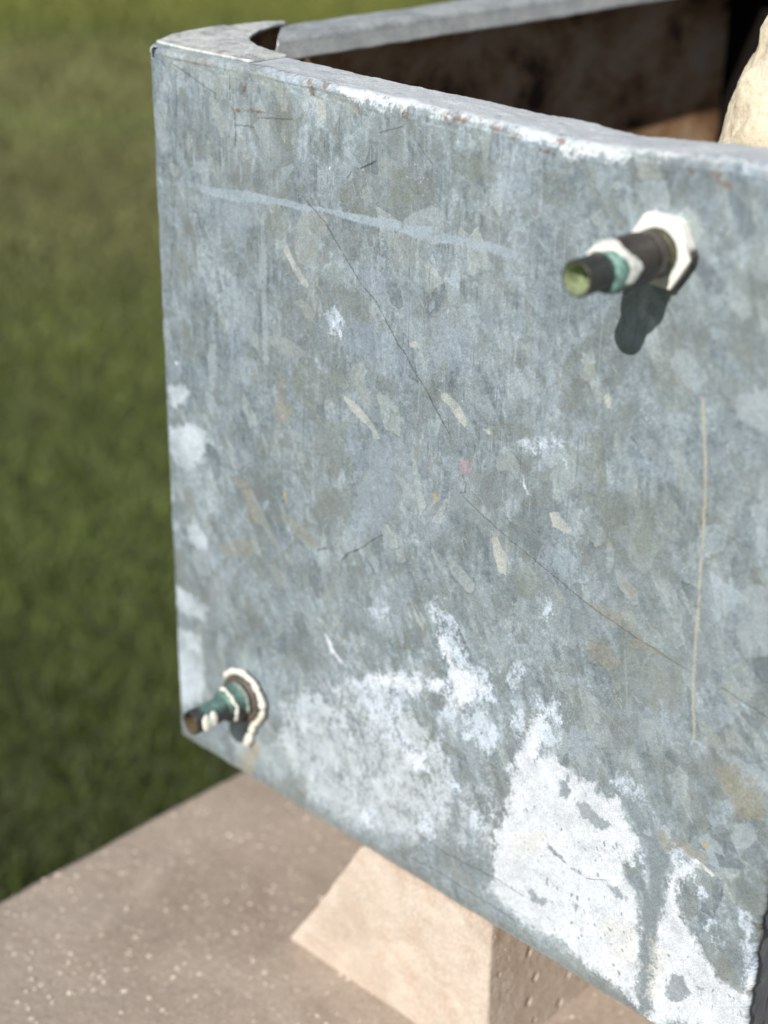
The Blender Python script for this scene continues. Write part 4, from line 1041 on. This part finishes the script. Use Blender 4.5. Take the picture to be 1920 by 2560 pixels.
def tube(path, rad, n=14, seed=0, lump=.0003):
    """lumpy bead along a path of Vectors"""
    P = np.array([p[:] for p in path]); m = len(P); T = np.gradient(P, axis=0); T /= np.linalg.norm(T, axis=1)[:, None]
    ref = np.array([0, -1., 0]); A = np.cross(T, ref); A /= np.linalg.norm(A, axis=1)[:, None]+1e-9; B = np.cross(T, A)
    th = np.linspace(0, 2*np.pi, n, endpoint=False)
    s = np.r_[0, np.cumsum(np.linalg.norm(np.diff(P, axis=0), axis=1))]*1000
    rr = np.asarray(rad)*np.ones(m); rr = rr*(1+.62*fbm(s, s*0, 2.4, 601+seed, 3)); P = P+np.stack([fbm(s, s*0+k_, 3.5, 610+seed, 2) for k_ in (0, 20, 40)], -1)*.0009; 
    end = np.minimum(np.arange(m), m-1-np.arange(m))/(m*.03); rr = rr*np.sqrt(np.clip(end, .02, 1))
    G = P[:, None]+rr[:, None, None]*(np.cos(th)[None, :, None]*A[:, None]+np.sin(th)[None, :, None]*B[:, None])
    return G

def fitting_lower():
    c = (.0768, .0672); ctr = (c[0], 0, c[1])
    root = bpy.data.objects.new('pipe_fitting', None); scene.collection.objects.link(root); root.parent = tank
    root['label'] = 'lower pipe fitting ringed by a lumpy white bead'
    # dark nut
    P, AA, LL, Rr = lathe([(.0002, .0180), (.006, .0180), (.0078, .0168), (.0082, .010)], 120, ctr, 621,
                          lambda A, L, R: np.where(R > .015, R*(.93+.07/np.maximum(np.cos((A % (math.pi/3))-math.pi/6), .8)), R))
    n = fbm(AA*8, LL*1000+Rr*1000, 4, 631, 4)[..., None]
    C = np.array([.11, .095, .08])*(1+.6*n); cols = np.concatenate([C, np.full(AA.shape, .2)[..., None]], -1)
    link('round_nut', grid_mesh('round_nut', P, closed_u=True, cols=cols), M_fit, root)
    # turquoise stained body and pipe
    P, AA, LL, Rr = lathe([(.008, .0130), (.012, .0130), (.013, .0120), (.0195, .0120), (.021, .0114), (.0225, .0096), (.023, .0086)], 120, ctr, 641)
    deg = np.degrees(AA); n = fbm(deg*.12, LL*1000, 4, 651, 4)[..., None]
    topk = sstep(-30, 50, np.where(deg > 270, deg-360, deg))*sstep(210, 150, deg); topk = topk[..., None]
    C = (BLK*(1+.4*n))*(1-topk)+TUR*.42*(1+.5*n)*topk
    link('coupling', grid_mesh('coupling', P, closed_u=True, cols=np.concatenate([C, np.full(AA.shape, .2)[..., None]], -1)), M_fit, root)
    P, AA, LL, Rr = lathe([(.021, .0086), (.0495, .0086), (.051, .0082), (.0512, .0074), (.0507, .0069), (.030, .0067), (.0295, .0003)], 96, ctr, 661)
    deg = np.degrees(AA); deg = np.where(deg > 270, deg-360, deg); inn = (Rr < .0071)*1.0
    n = fbm(deg*.1, LL*1000, 4, 671, 4)[..., None]; tk = sstep(15, 65, deg)*sstep(190, 140, deg)*sstep(.046, .040, LL); tk = tk[..., None]
    C = BLK*1.3*(1+.4*n)*(1-tk)+TUR*.42*(1+.5*n)*tk; C = C*(1-inn[..., None])+np.array([.16, .13, .075])*(1+.5*n)*inn[..., None]
    link('pipe_end', grid_mesh('pipe_end', P, closed_u=True, cols=np.concatenate([C, np.full(AA.shape, .2)[..., None]], -1)), M_fit, root)
    # white bead: from the upper left over the top, down the right side and on to the face below
    path = []
    for k in range(90):
        f = k/89; a = math.radians(148-205*f); R_ = .0195+.0035*math.sin(f*math.pi)*.5
        path.append(Vector((c[0]+R_*math.cos(a)*1.0, -.0065+.0035*f, c[1]+R_*math.sin(a)*1.0)))
    last = path[-1]
    for k in range(1, 34):
        f = k/33; path.append(Vector((last.x-.011*f**1.1, last.y+.0005*f, last.z-.025*f)))
    me = grid_mesh('paint_bead', tube(path, np.interp(np.arange(len(path)), [0, 60, 95, 122], [.0020, .0020, .0023, .0028])), closed_u=True)
    link('paint_bead', me, M_bead, root)
    path = []
    for k in range(40):
        a = math.radians(112-150*k/39); path.append(Vector((c[0]+.0125*math.cos(a), -.0200, c[1]+.0125*math.sin(a))))
    link('paint_bead', grid_mesh('paint_bead', tube(path, .0011, seed=3), closed_u=True), M_bead, root)
    path = []
    for k in range(40):
        a = math.radians(100-115*k/39); path.append(Vector((c[0]+.0138*math.cos(a), -.0105, c[1]+.0138*math.sin(a))))
    m2 = plain('grey_sealant', (.30, .36, .34)); link('paint_bead', grid_mesh('paint_bead', tube(path, .0010, seed=5), closed_u=True), m2, root)
    # blobs of white on the pipe end
    bm = bmesh.new()
    for (a, L, s) in ((6, .0440, 1.35), (12, .0375, 1.15), (-12, .041, 1.0)):
        a = math.radians(a); q = Vector((c[0]+.0086*math.cos(a), -L, c[1]+.0086*math.sin(a)))
        mt = Matrix.Translation(q) @ Matrix.Rotation(-a, 4, 'Y') @ Matrix.Diagonal((.0012*s, .0027*s, .0048*s, 1))
        bmesh.ops.create_icosphere(bm, subdivisions=3, radius=1, matrix=mt)
    me = bpy.data.meshes.new('paint_blob'); bm.to_mesh(me); bm.free()
    for p_ in me.polygons: p_.use_smooth = True
    link('paint_blob', me, M_bead, root)
fitting_lower()

# ------------------------------------------------------------------ upright stone inside the tank
def make_rock():
    from mathutils import noise as mn
    bm = bmesh.new(); bmesh.ops.create_icosphere(bm, subdivisions=6, radius=1)
    for v in bm.verts:
        d = v.co.normalized()
        # superellipsoid, wider at the foot and rounded at the top
        q = Vector([math.copysign(abs(c)**.62, c) for c in d])
        zt = (q.z+1)/2
        taper = 1.12-.24*zt**1.5
        x = q.x*.070*taper; y = q.y*.040*taper; z = .004+zt*.565
        z -= .03*abs(q.x)**2.2*(zt**3)
        p0 = Vector((x, y, z))
        n = mn.fractal(p0*22, .8, 2.1, 5)*.0065+mn.fractal(p0*90+Vector((4, 1, 2)), .8, 2.1, 3)*.0016
        v.co = Vector(((.334+x+.06*(zt-.86)), .235+y, z))+d*n
    me = bpy.data.meshes.new('upright_stone'); bm.to_mesh(me); bm.free()
    for p_ in me.polygons: p_.use_smooth = True
    zmin = min(v.co.z for v in me.vertices)
    o = link('upright_stone', me, M_rock)
    o.location = (0, 0, .0035-zmin)
    tag(o, 'pale yellow rounded stone standing upright inside the tank', 'stone')
make_rock()
